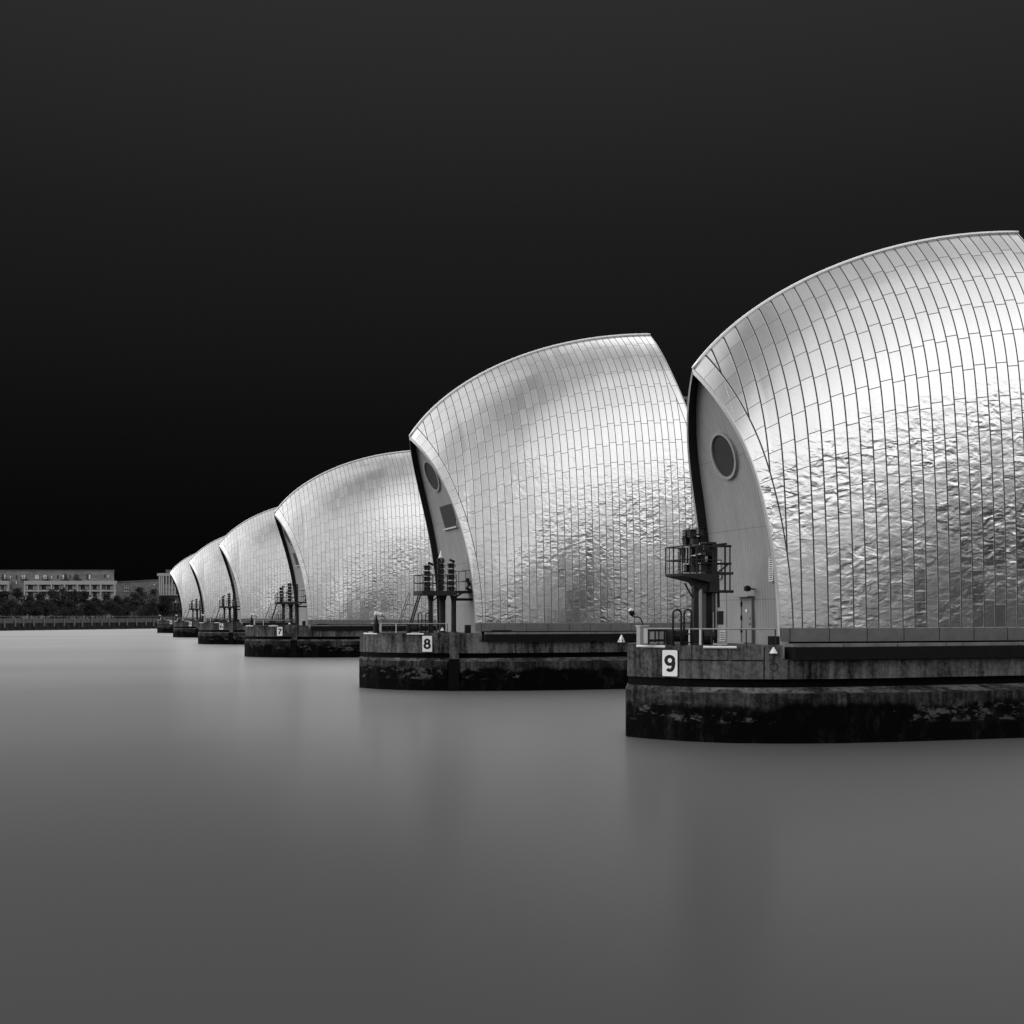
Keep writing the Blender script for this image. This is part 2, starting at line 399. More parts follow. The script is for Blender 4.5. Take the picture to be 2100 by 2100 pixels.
# ------------------------------------------------------------------ barrier piers
def lsq(xs, ys, basis):
    A = np.array([[f(x) for f in basis] for x in xs]); return np.linalg.lstsq(A, np.array(ys), rcond=None)[0]
class Shape: pass
def make_shape(big):
    s = Shape(); s.big = big
    if big:
        rx = [21.67, 22.91, 24.27, 26.31, 29.06, 32.61, 36.25, 41.01]; rz = [18.20, 19.62, 21.0, 22.6, 24.12, 25.42, 26.3, 27.09]
        hz = [18.2, 17.26, 16.27, 14.94, 13.57, 12.21, 10.97, 9.81, 8.54, 7.02, 5.61, 4.05]
        hx = [21.67, 22.03, 22.58, 23.16, 23.62, 24.03, 24.37, 24.61, 24.85, 25.02, 25.08, 25.12]
        s.yc = 84.5; s.strip = .525; s.rows = 16; s.xa = 41.02
        s.W = lambda x: 5.08 + 1.07 * (1 - math.exp(-max(x - 25, 0) / 5.0))
        s.k = lambda d, x: .222 * d * (.86 + .14 * min(1, max(0, (x - 22) / 13)))
        s.plan = [(18.0, 84.5), (18.3, 83.4), (18.9, 82.2), (20.0, 80.9), (21.5, 79.8), (23.5, 78.8), (25.5, 78.15), (27.6, 77.75), (31, 77.6), (37, 77.6), (62, 77.6), (68, 79.5), (73, 84.5)]
        s.deck_x = 25.0
    else:
        rx = [24.57, 25.2, 25.8, 26.28, 28.92, 31.36, 34.54, 37.74, 40.44, 42.13]; rz = [15.86, 16.62, 17.15, 17.58, 19.51, 20.80, 22.0, 22.86, 23.38, 23.63]
        hz = [15.86, 15.02, 14.35, 13.67, 12.9, 12.12, 11.26, 10.36, 9.43, 8.51, 7.6, 6.65, 5.44, 4.05]
        hx = [24.57, 24.78, 25.04, 25.28, 25.5, 25.72, 25.95, 26.16, 26.36, 26.52, 26.65, 26.74, 26.8, 26.83]
        s.yc = 46.4; s.strip = .597; s.rows = 13; s.xa = 42.15
        s.W = lambda x: 3.48 + .50 * (1 - math.exp(-max(x - 26.8, 0) / 4.5))
        s.k = lambda d, x: d * (.238 + .028 * math.exp(-((d - 5.5) / 3.2) ** 2))
        s.plan = [(21.45, 46.4), (21.75, 45.7), (22.25, 44.85), (22.95, 43.9), (24.34, 42.8), (26.2, 42.04), (28.2, 41.6), (31, 41.42), (38, 41.35), (66, 41.3), (71, 43), (75, 46.4)]
        s.deck_x = 26.3
    x0 = rx[0]
    rb = [lambda x: 1.0, lambda x: math.sqrt(max(x - x0 + 1.2, 0)), lambda x: x - x0, lambda x: (x - x0) ** 2]
    rc = lsq(rx, rz, rb); s.zr = lambda x: sum(c * f(x) for c, f in zip(rc, rb))
    hb = [lambda z: 1.0, lambda z: z, lambda z: z * z, lambda z: z ** 3, lambda z: z ** 4]
    hc_ = lsq(hz, hx, hb); s.xh = lambda z: sum(c * f(z) for c, f in zip(hc_, hb))
    s.xe = lambda z: s.xa - .1 + .25 * math.log(1 + math.exp((s.zr(s.xa) - 3.2 - z) / 1.0)) * 1.0
    s.zb = 4.15
    s.w = lambda x, z: s.W(x) * (1 - math.exp(-s.k(max(s.zr(x) - z, 0), x)))
    return s

def section(s, x, n=90):
    """points (w, z, arc) from ridge to base at x"""
    zr = s.zr(x); h = zr - s.zb
    dd = np.linspace(0, 1, n) ** 1.6 * h
    W = s.W(x)
    w = np.array([W * (1 - math.exp(-s.k(d, x))) for d in dd]); z = zr - dd
    arc = np.concatenate([[0], np.cumsum(np.hypot(np.diff(w), np.diff(z)))])
    return w, z, arc

def shell_grid(s, nx=230, ntt=72):
    xs_fine = np.linspace(s.zr and min(s.xh(18.2 if s.big else 15.86), s.xh(10)) - .3, s.xe(s.zb) + 1.5, 330)
    SEC = [section(s, x) for x in xs_fine]
    ts = np.linspace(0, 1, ntt) ** 1.15
    Wt = np.empty((len(xs_fine), ntt)); Zt = np.empty_like(Wt); At = np.empty_like(Wt)
    for i, (w, z, a) in enumerate(SEC):
        q = ts * a[-1]; Wt[i] = np.interp(q, a, w); Zt[i] = np.interp(q, a, z); At[i] = q
    rows = []
    for j in range(ntt):
        zj = Zt[:, j]
        fr = xs_fine - np.array([s.xh(z) for z in zj]); re = xs_fine - np.array([s.xe(z) for z in zj])
        k = np.argmax(fr > 0); k = max(k, 1)
        xf = np.interp(0, [fr[k - 1], fr[k]], [xs_fine[k - 1], xs_fine[k]])
        k = np.argmax(re > 0); k = len(xs_fine) - 1 if k == 0 else k
        xr = np.interp(0, [re[k - 1], re[k]], [xs_fine[k - 1], xs_fine[k]])
        q = xf + (xr - xf) * np.linspace(0, 1, nx)
        rows.append((q, np.interp(q, xs_fine, Wt[:, j]), np.interp(q, xs_fine, zj), np.interp(q, xs_fine, At[:, j]), xf, xr, ts[j]))
    return rows

def make_pier(s, label):
    yc = s.yc
    root = thing('barrier_pier', (s.plan[0][0] + 24, yc, 0), label, 'flood barrier pier', 'piers of the river flood barrier')
    near = s.plan
    SG = 1.0
    def offset(d):
        pts = near[:]; out = []
        full = pts + [(x, 2 * yc - y) for x, y in pts[-2:0:-1]]
        n = len(full)
        for i in range(n):
            p0, p, p1 = Vector(full[i - 1]), Vector(full[i]), Vector(full[(i + 1) % n])
            e0 = (p - p0).normalized(); e1 = (p1 - p).normalized()
            n0 = Vector((e0.y, -e0.x)); n1 = Vector((e1.y, -e1.x)); nb = (n0 + n1)
            nb = nb / max(nb.length, .3); k = d / max(.55, nb.dot(n0)) * min(2.5 if d * SG > 0 else 1.0, (p.x - full[0][0]) / 6.3 + .12)
            out.append((p.x + nb.x * k, p.y + nb.y * k))
        return out
    # orientation: first edge goes (18,84.5)->(lower y) so outward normal is (e.y,-e.x) flipped if needed
    SG = 1.0; t0 = offset(1.0)
    sg = 1 if t0[4][1] < near[4][1] else -1; SG = sg
    O = lambda d: offset(d * sg)
    # tidal ledge with chamfer
    o = MB(); o.prism(O(.42), -4, 2.0); o.prism(O(.42), 2.0, 2.22, O(-.06)); lg = o.build('tidal_ledge', 'ledge', root)
    o = MB(); o.prism(O(-.32), 2.18, 2.62); o.build('recess', 'void', root)  # near-black colour stands for the shade under the overhanging wall
    # side wall and nose deck block
    o = MB(); o.prism(O(0), 2.57, 3.33); o.build('side_wall', 'conc', root)
    xd = s.deck_x
    def clipped(poly, x1):
        out = []
        n = len(poly)
        for i in range(n):
            a, b = poly[i], poly[(i + 1) % n]
            if a[0] <= x1: out.append(a)
            if (a[0] - x1) * (b[0] - x1) < 0:
                t = (x1 - a[0]) / (b[0] - a[0]); out.append((x1, a[1] + t * (b[1] - a[1])))
        return out
    o = MB(); o.prism(clipped(O(.004), xd), 3.326, 3.94); dk = o.build('nose_deck', 'conc', root)
    # fender and pale kerb along the side
    x2 = 62.1 if s.big else 66.1
    for sgn in (1, -1):
        o = MB()
        y = lambda off: yc + sgn * (off)
        hw = yc - near[8][1]
        pts = [p for p in near if xd + .35 <= p[0] <= x2]
        pts = [(xd + .35, np.interp(xd + .35, [p[0] for p in near[3:10]], [p[1] for p in near[3:10]]))] + pts
        for (xa, ya), (xb, yb) in zip(pts[:-1], pts[1:]):
            ha, hb_ = yc - ya, yc - yb
            o.add([(xa, y(ha + .26), 3.36), (xb, y(hb_ + .26), 3.36), (xb, y(hb_ - .5), 3.36), (xa, y(ha - .5), 3.36),
                   (xa, y(ha + .26), 3.86), (xb, y(hb_ + .26), 3.86), (xb, y(hb_ - .5), 3.86), (xa, y(ha - .5), 3.86)],
                  [(0, 3, 2, 1), (4, 5, 6, 7), (0, 1, 5, 4), (1, 2, 6, 5), (2, 3, 7, 6), (3, 0, 4, 7)])
        o.build('fender', 'black', root)
    rnd = random.Random(5)
    for sgn in (1, -1):
        x = xd + .5
        while x < x2 - 2:
            L = rnd.uniform(.8, 3.0); f = lambda q: yc - np.interp(q, [p[0] for p in near[3:10]], [p[1] for p in near[3:10]])
            ha, hb_ = f(x), f(x + L)
            if rnd.random() < 2:
                q0, q1 = ha - .12 , hb_ - .12; o = MB()
                o.add([(x, yc - sgn * q0, 3.87), (x + L - .05, yc - sgn * q1, 3.87), (x + L - .05, yc - sgn * (q1 - .4), 3.87), (x, yc - sgn * (q0 - .4), 3.87),
                       (x, yc - sgn * q0, 4.0), (x + L - .05, yc - sgn * q1, 4.0), (x + L - .05, yc - sgn * (q1 - .4), 4.0), (x, yc - sgn * (q0 - .4), 4.0)],
                      [(0, 3, 2, 1), (4, 5, 6, 7), (0, 1, 5, 4), (1, 2, 6, 5), (2, 3, 7, 6), (3, 0, 4, 7)])
                o.build('kerb', 'kerb', root)
            x += L
    o = MB(); o.box((xd + 1.2, yc - s.W(30) + .3, 3.3), (x2 - 6, yc + s.W(30) - .3, 4.14)); o.build('plinth', 'gap', root)
    # -------- cladding
    rows = shell_grid(s); nt_, nx = len(rows), len(rows[0][0])
    v = []; f = []; A = dict(strip=[], row=[], arc=[], edge=[], tt=[])
    for sgn in (-1, 1):
        base = len(v)
        for (q, w, z, a, xf, xr, t) in rows:
            for i in range(nx):
                v.append((q[i], yc + sgn * w[i], z[i]))
                A['strip'].append((q[i] - s.xa) / s.strip + 100.0); A['row'].append(t * s.rows); A['arc'].append(a[i]); A['tt'].append(t)
                ed = min(q[i] - xf, xr - q[i] + .0) / (s.strip * .98)
                A['edge'].append(ed)
        for j in range(nt_ - 1):
            for i in range(nx - 1):
                k = base + j * nx + i
                fc = (k, k + 1, k + nx + 1, k + nx)
                f.append(fc if sgn > 0 else fc[::-1])
    m_ = MB(); m_.v = v; m_.f = f
    sh = m_.build('cladding', 'shell_far' if s.big else 'shell', root, smooth=True, attrs=A)
    # inner offset of the hood edges
    def edge_pts(sgn, rear, dx, inset):
        out = []
        for (q, w, z, a, xf, xr, t) in rows:
            x = (xr - dx) if rear else (xf + dx)
            ww = np.interp(x, q, w); zz = np.interp(x, q, z)
            i = int(min(max(np.searchsorted(q, x), 1), nx - 2))
            out.append((x, ww, zz))
        pts = []
        for j, (x, ww, zz) in enumerate(out):
            p0 = out[max(j - 1, 0)]; p1 = out[min(j + 1, len(out) - 1)]
            dw, dz = p1[1] - p0[1], p1[2] - p0[2]; L = math.hypot(dw, dz)
            nw, nz = dz / L, -dw / L                     # pointing inward/down
            if j == 0: nw, nz = 0.0, -1.3
            pts.append((x, yc + sgn * max(ww + nw * inset, 0), zz + nz * inset))
        return pts
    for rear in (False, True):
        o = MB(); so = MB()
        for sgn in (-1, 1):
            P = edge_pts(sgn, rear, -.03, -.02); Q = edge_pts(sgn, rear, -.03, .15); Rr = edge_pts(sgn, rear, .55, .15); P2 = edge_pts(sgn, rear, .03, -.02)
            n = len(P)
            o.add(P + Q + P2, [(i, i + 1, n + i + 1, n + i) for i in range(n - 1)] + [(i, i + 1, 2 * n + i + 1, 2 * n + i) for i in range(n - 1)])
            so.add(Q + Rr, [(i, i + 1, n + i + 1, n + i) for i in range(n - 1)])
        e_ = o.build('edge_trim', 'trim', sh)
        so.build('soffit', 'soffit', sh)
    # ridge cap
    q, w, z, *_ = rows[0]
    o = MB(); o.tube([(q[i], yc, z[i] + .05) for i in range(0, nx, 5)] + [(q[-1] + .05, yc, z[-1] + .05)], .10 if s.big else .085, 8)
    o.build('ridge_cap', 'ridge', sh, smooth=True)
    # base flashing
    o = MB(); q, w, z, *_ = rows[-1]
    for sgn in (-1, 1):
        idx = list(range(0, nx, 4)); n = len(idx)
        vs = [(q[i], yc + sgn * (w[i] + .05), 4.06) for i in idx] + [(q[i], yc + sgn * (w[i] + .05), 4.62) for i in idx] + [(q[i], yc + sgn * (w[i] - .05), 4.66) for i in idx] + [(q[i], yc + sgn * (w[i] - .2), 4.06) for i in idx]
        o.add(vs, [(i, i + 1, n + i + 1, n + i) for i in range(n - 1)] + [(n + i, n + i + 1, 2 * n + i + 1, 2 * n + i) for i in range(n - 1)] + [(i, 3 * n + i, 3 * n + i + 1, i + 1) for i in range(n - 1)])
        x = q[0] + .25
    o.build('base_flashing', 'flash', root)
    o = MB()
    for sgn in (-1, 1):
        x = q[0] + .4
        while x < q[-1]:
            ww = np.interp(x, q, w) + .054
            o.box((x - .012, yc + sgn * ww - .004, 4.07), (x + .012, yc + sgn * ww + .004, 4.61)); x += s.strip * 3
    o.build('flashing_joint', 'gap', root)
    # gable walls
    for rear in (False, True):
        prof = []
        zt = (18.2 if s.big else 15.86) if not rear else s.zr(s.xa) - .3
        for z_ in np.linspace(3.3, zt, 60):
            x = (s.xh(max(z_, 4.1)) + .47) if not rear else (s.xe(max(z_, 4.1)) - .5)
            ww = s.w(x, z_) - .13
            if ww > .02: prof.append((x, ww, z_))
        o = MB(); n = len(prof)
        o.add([(x, yc - ww, z_) for x, ww, z_ in prof] + [(x, yc + ww, z_) for x, ww, z_ in prof], [(i, i + 1, n + i + 1, n + i) for i in range(n - 1)])
        gw = o.build('gable_wall', 'wall', root, smooth=True)
        if not rear:
            s.gx = lambda z_: s.xh(max(z_, 4.1)) + .47
            # round window
            def disc(mbd, y0, z0, r0, r1, d0, d1, n=44):
                vs = []; fs = []
                for (r, d) in ((r0, d0), (r0, d1), (r1, d1), (r1, d0)):
                    for k in range(n):
                        a = 2 * math.pi * k / n; zz = z0 + r * math.sin(a)
                        vs.append((s.gx(zz) - d, y0 + r * math.cos(a) * (1.25 if s.big else 1.0), zz))
                for i in range(3):
                    for k in range(n): fs.append((i * n + k, i * n + (k + 1) % n, (i + 1) * n + (k + 1) % n, (i + 1) * n + k))
                if r1 < .01: fs.append(tuple(3 * n + k for k in range(n)))
                mbd.add(vs, fs)
            yw, zw, rw = (84.45, 15.35, 1.12) if s.big else (46.45, 12.15, 1.02)
            o = MB(); disc(o, yw, zw, rw, rw * .88, .0, .14); wf = o.build('window_frame', 'pipe', gw, smooth=False)
            o = MB(); disc(o, yw, zw, rw * .90, .0, .02, .05); o.build('window_pane', 'glass', gw)
            if s.big:
                o = MB(); y0, y1, z0, z1 = 82.4, 85.5, 11.65, 13.2
                o.add([(s.gx(z0) - .03, y0, z0), (s.gx(z0) - .03, y1, z0), (s.gx(z1) - .03, y1, z1), (s.gx(z1) - .03, y0, z1)], [(0, 1, 2, 3)])
                o.build('vent_panel', 'glass', gw)
                o = MB(); o.box((s.gx(z0) - .16, y0 - .1, z0 - .17), (s.gx(z0) + .05, y1 + .1, z0 - .06))
                o.box((s.gx(z0) - .1, y0 - .07, z0), (s.gx(z0) + .02, y0 - .02, z1)); o.build('vent_sill', 'dirtyw', gw)
            else:
                # door with frame, hinges, notice
                xd0 = s.gx(5)
                pa = at(1523, 1300, 44.3); pb = at(1546, 1300, 44.3)
                def yat(px, x):                          # y where the view ray px crosses plane x
                    u = (px - 1050) / F_PX; return x * (CY - u * SY) / (SY + u * CY)
                yL, yR = yat(1524, xd0), yat(1547, xd0)
                zt_ = 6.02; pb = at(1535, 1227, (yL + yR) / 2); zt_ = pb.z
                o = MB(); o.box((xd0 - .10, yR + .06, 3.95), (xd0 - .02, yL - .06, zt_ - .08)); dr = o.build('door', 'doorp', root); 
                o = MB(); o.box((xd0 - .14, yR, 3.95), (xd0 - .02, yR + .06, zt_)); o.box((xd0 - .14, yL - .06, 3.95), (xd0 - .02, yL, zt_)); o.box((xd0 - .14, yR + .06, zt_ - .07), (xd0 - .02, yL - .06, zt_))
                o.box((xd0 - .4, yR - .1, zt_ + .05), (xd0 - .02, yL + .25, zt_ + .1)); o.build('door_frame', 'doorp', dr)
                for hz_ in (4.4, 4.95, 5.55): o = MB(); o.box((xd0 - .16, yL - .09, hz_), (xd0 - .1, yL - .03, hz_ + .2)); o.build('hinge', 'digit', dr)
                o = MB(); o.box((xd0 - .12, yR + .12, 4.75), (xd0 - .1, yR + .26, 4.8)); o.box((xd0 - .12, yR + .1, 5.0), (xd0 - .1, yR + .24, 5.04))
                o.build('door_handle', 'digit', dr)
                o = MB(); o.box((xd0 - .125, (yL + yR) / 2 - .05, 5.3), (xd0 - .10, (yL + yR) / 2 + .07, 5.42)); o.build('notice', 'signw', dr)
                o = MB(); xx = s.gx(6.3); yy = yR - .12; o.tube([(xx, yy, 6.3), (xx - .35, yy, 6.32)], .03); o.lathe((xx - .36, yy, 6.2), [(.05, 0), (.15, .03), (.15, .2), (.05, .26)], 12); o.build('door_lamp', 'digit', root)
                for (yc0, w_, z0, z1) in ((yat(1585, s.gx(7.1)), .34, 6.6, 7.6), (yat(1475, s.gx(7.5)), .42, 6.85, 7.65), (yat(1484, s.gx(4.3)), .5, 3.98, 4.45)):
                    xx = min(s.gx(z0), s.gx(z1)); o = MB(); o.box((xx - .05, yc0 - w_ / 2, z0), (xx + .02, yc0 + w_ / 2, z1)); lv = o.build('louvre', 'trim', root)
                    o = MB(); zz = z0 + .06
                    while zz < z1 - .05:
                        o.box((xx - .056, yc0 - w_ / 2 + .05, zz), (xx - .052, yc0 + w_ / 2 - .05, zz + .035)); zz += .08
                    o.build('slot', 'digit', lv)
    # vertical guide pile on the big piers
    if s.big:
        xg, yg = face(s.plan, 931)[0]
        o = MB(); o.obox((xg, yg - .1), Vector((.93, -.37, 0)), Vector((.37, .93, 0)), .31, .22, 2.18, 4.02); gp = o.build('guide_pile', 'conc', root)
        o = MB(); o.obox((xg - .1, yg - .34), Vector((.93, -.37, 0)), Vector((.37, .93, 0)), .36, .25, -2, 2.16); o.build('guide_slot', 'void', root)
        o = MB()
        for k in (-.62, .62): o.obox((xg - .1 + .93 * k, yg - .38 - .37 * k), Vector((.93, -.37, 0)), Vector((.37, .93, 0)), .16, .2, .9, 2.05)
        o.build('guide_cheek', 'ledge', root)
    else:
        # joints in the nose wall
        o = MB()
        def strip(px0, px1, z, hgt):
            q0 = [face(s.plan, p)[0] for p in np.linspace(px0, px1, 14)]
            for a, b in zip(q0[:-1], q0[1:]):
                a = Vector(a); b = Vector(b); d = (b - a).normalized(); n = Vector((d.y, -d.x))
                if n.y > 0: n = -n
                c = (a + b) / 2 + n * .004; o.obox((c.x, c.y), Vector((d.x, d.y, 0)), Vector((n.x, n.y, 0)), (b - a).length / 2 + .002, .006, z, z + hgt)
        strip(1394, 1566, 3.30, .05)
        for p in (1418, 1492): strip(p, p + 1.6, 3.35, .58)
        strip(1566, 1568, 2.58, 1.3)
        o.build('wall_joint', 'gap', root)
    return root

def face(plan, px):
    """where the view ray at px meets the near outline of the pier: ((x, y), tangent)"""
    u = (px - 1050) / F_PX; dr = Vector((SY + u * CY, CY - u * SY))
    best = None
    for a, b in zip(plan[:-1], plan[1:]):
        a = Vector(a); b = Vector(b); e = b - a
        det = e.x * (-dr.y) + dr.x * e.y
        if abs(det) < 1e-9: continue
        t = ((-a.x) * (-dr.y) + dr.x * (-a.y)) / det
        if -1e-6 <= t <= 1 + 1e-6:
            p = a + e * t
            if best is None or p.length < best[0]: best = (p.length, (p.x, p.y), e.normalized())
    if best is None:
        p = min(plan, key=lambda q: abs(q[0] * dr.y - q[1] * dr.x)); return ((p[0], p[1]), Vector((1, -.6)).normalized())
    return best[1], best[2]

S9 = make_shape(False); S8 = make_shape(True)
pier9 = make_pier(S9, 'nearest and largest steel-hooded pier, number nine, cut by the right picture edge')
pier8 = make_pier(S8, 'second nearest steel-hooded pier, the one carrying the number 8 panel')
OFF = {7: 69.3, 6: 141.0, 5: 214.5, 4: 291.0}
words = {7: 'third nearest steel-hooded pier, carrying the number 7 panel', 6: 'fourth nearest steel-hooded pier, carrying the number six panel',
         5: 'small distant steel-hooded pier carrying the number 5 panel', 4: 'farthest steel-hooded pier, carrying the number 4 panel beside the far trees'}
for n, dy in OFF.items():
    c = copy_tree(pier8); c.location.y += dy; tag(c, words[n])

# ------------------------------------------------------------------ number panels
SIGNLAB = {9: 'largest white number panel, black figure nine, on the nearest pier nose', 8: 'second largest white number panel, black figure eight, under the cone-capped gantry',
           7: 'third largest number panel, black figure seven, on the third nearest pier', 6: 'small panel with black figure six, on the fourth nearest pier',
           5: 'tiny panel with black figure five, on the second farthest pier', 4: 'tiniest panel, black figure four, on the farthest pier'}
def ell(cx, cy, a, b, a0, a1, n=26):
    return [(cx + a * math.cos(R(a0 + (a1 - a0) * k / n)), cy + b * math.sin(R(a0 + (a1 - a0) * k / n))) for k in range(n + 1)]
_nine = ell(0, .115, .178, .165, 0, 360, 30)[:-1] + ell(0, .115, .178, .165, 0, 1, 1)[:1] + [(.184, .03), (.176, -.07), (.15, -.17)] + ell(.0, -.17, .135, .13, -18, -150, 12)
_ring8 = ell(0, .152, .142, .134, 0, 360, 28); _ring8[-1] = _ring8[0]
_ring8b = ell(0, -.138, .178, .158, 0, 360, 30); _ring8b[-1] = _ring8b[0]
DIGITS = {9: [_nine], 6: [[(-x, -y) for x, y in _nine]], 8: [_ring8, _ring8b],
          7: [[(-.22, .285), (.10, .285)], [(.215, .345), (.12, .16), (.02, -.03), (-.05, -.20), (-.075, -.35)]],
          5: [[(.19, .285), (-.10, .285)], [(-.115, .345), (-.16, -.01)], [(-.19, .01)] + ell(0, -.10, .178, .165, 142, -150, 24)],
          4: [[(.08, -.345), (.08, .345)], [(.08, .30), (-.20, -.12)], [(-.25, -.15), (.22, -.15)]]}
def number_sign(digit, s, px, z0, z1, wd, dy=0.0):
    (x, y), tg = face(s.plan, px)
    d = Vector((tg.x, tg.y, 0)); n = Vector((d.y, -d.x, 0))
    if n.y > 0: n = -n
    d = Vector((-n.y, n.x, 0))
    c = Vector((x, y, 0)) + n * .05; c.y += dy
    t = thing('number_sign', (c.x, c.y, z0), SIGNLAB[digit], 'number sign', 'number panels on the piers')
    # rounded panel in local (d, z)
    def rr(w, h, r, off, m_name, name, parent):
        pts = []
        for cx_, cz_, a0 in ((w - r, h - r, 0), (-w + r, h - r, 90), (-w + r, -h + r, 180), (w - r, -h + r, 270)):
            for k in range(5):
                a = R(a0 + 90 * k / 4); pts.append((cx_ + r * math.cos(a), cz_ + r * math.sin(a)))
        zc = (z0 + z1) / 2; o = MB(); m2 = len(pts)
        A0 = [c + d * a_ + n * off + Vector((0, 0, zc + b_)) for a_, b_ in pts]; B0 = [c + d * a_ + n * (off - .03) + Vector((0, 0, zc + b_)) for a_, b_ in pts]
        o.add(A0 + B0, [tuple(range(m2)), tuple(range(m2, 2 * m2))[::-1]] + [(i, m2 + i, m2 + (i + 1) % m2, (i + 1) % m2) for i in range(m2)])
        return o.build(name, m_name, parent)
    h = (z1 - z0) / 2
    rr(wd / 2 + .025, h + .025, .06, .025, 'digit', 'border', t)
    rr(wd / 2, h, .05, .032, 'signw', 'panel', t)
    sc_ = (z1 - z0) / 1.09; zc = (z0 + z1) / 2
    for k, path in enumerate(DIGITS[digit]):
        P = path; nP = len(P); L_ = []; R_ = []; closed = P[0] == P[-1]
        for i in range(nP):
            a_ = Vector(P[i - 1] if i else (P[-2] if closed else P[0])); b_ = Vector(P[(i + 1) % nP] if i < nP - 1 else (P[1] if closed else P[-1]))
            p_ = Vector(P[i]); e0 = (p_ - a_); e1 = (b_ - p_)
            e0 = e0.normalized() if e0.length > 1e-6 else e1.normalized(); e1 = e1.normalized() if e1.length > 1e-6 else e0
            m_ = (Vector((-e0.y, e0.x)) + Vector((-e1.y, e1.x))); m_.normalize(); kk = 1 / max(.5, m_.dot(Vector((-e0.y, e0.x))))
            th = .066 + .012 * abs(m_.x)
            L_.append(p_ + m_ * th * kk); R_.append(p_ - m_ * th * kk)
        q = MB() if k == 0 else q
        q.add([c + d * (v_.x * sc_) + n * (.036 + .0012 * i / nP + k * .0015) + Vector((0, 0, zc + v_.y * sc_)) for i, v_ in enumerate(L_)] + [c + d * (v_.x * sc_) + n * (.036 + .0012 * i / nP + k * .0015) + Vector((0, 0, zc + v_.y * sc_)) for i, v_ in enumerate(R_)],
              [(i, i + 1, nP + i + 1, nP + i) for i in range(nP - 1)])
    q.build('digit', 'digit', t)
    return t
number_sign(9, S9, 1375.5, 2.64, 3.72, .69)
number_sign(8, S8, 876.5, 2.66, 3.76, .69)
for n, dy in OFF.items(): number_sign(n, S8, 876.5, 2.66, 3.76, .69, dy)

# ------------------------------------------------------------------ fittings on the piers
def signal_head(root, c, w, h, d=.3, flip=1, lens=True):
    o = MB(); o.box((c[0] - w / 2, c[1] - d / 2, c[2]), (c[0] + w / 2, c[1] + d / 2, c[2] + h))
    # visor sloping down over the lens
    xv = c[0] - w / 2 * flip
    o.add([(xv - .06 * flip, c[1] - d / 2 - .09, c[2] + h * .9), (c[0] + w / 2 * flip, c[1] - d / 2 - .09, c[2] + h * .9), (c[0] + w / 2 * flip, c[1] + d / 2, c[2] + h), (xv - .06 * flip, c[1] + d / 2, c[2] + h),
           (xv - .06 * flip, c[1] - d / 2 - .1, c[2] + h * .25), (xv, c[1] + d / 2, c[2] + h * .25)], [(0, 1, 2, 3), (0, 4, 5, 3)])
    hd = o.build('signal_head', 'steel', root)
    if lens:
        o = MB(); o.box((c[0] + w / 2 * flip, c[1] - d / 2 + .02, c[2] + .05), (c[0] + (w / 2 + .13) * flip, c[1] + d / 2 - .05, c[2] + h * .8))
        o.build('lens', 'lens', hd)
    return hd

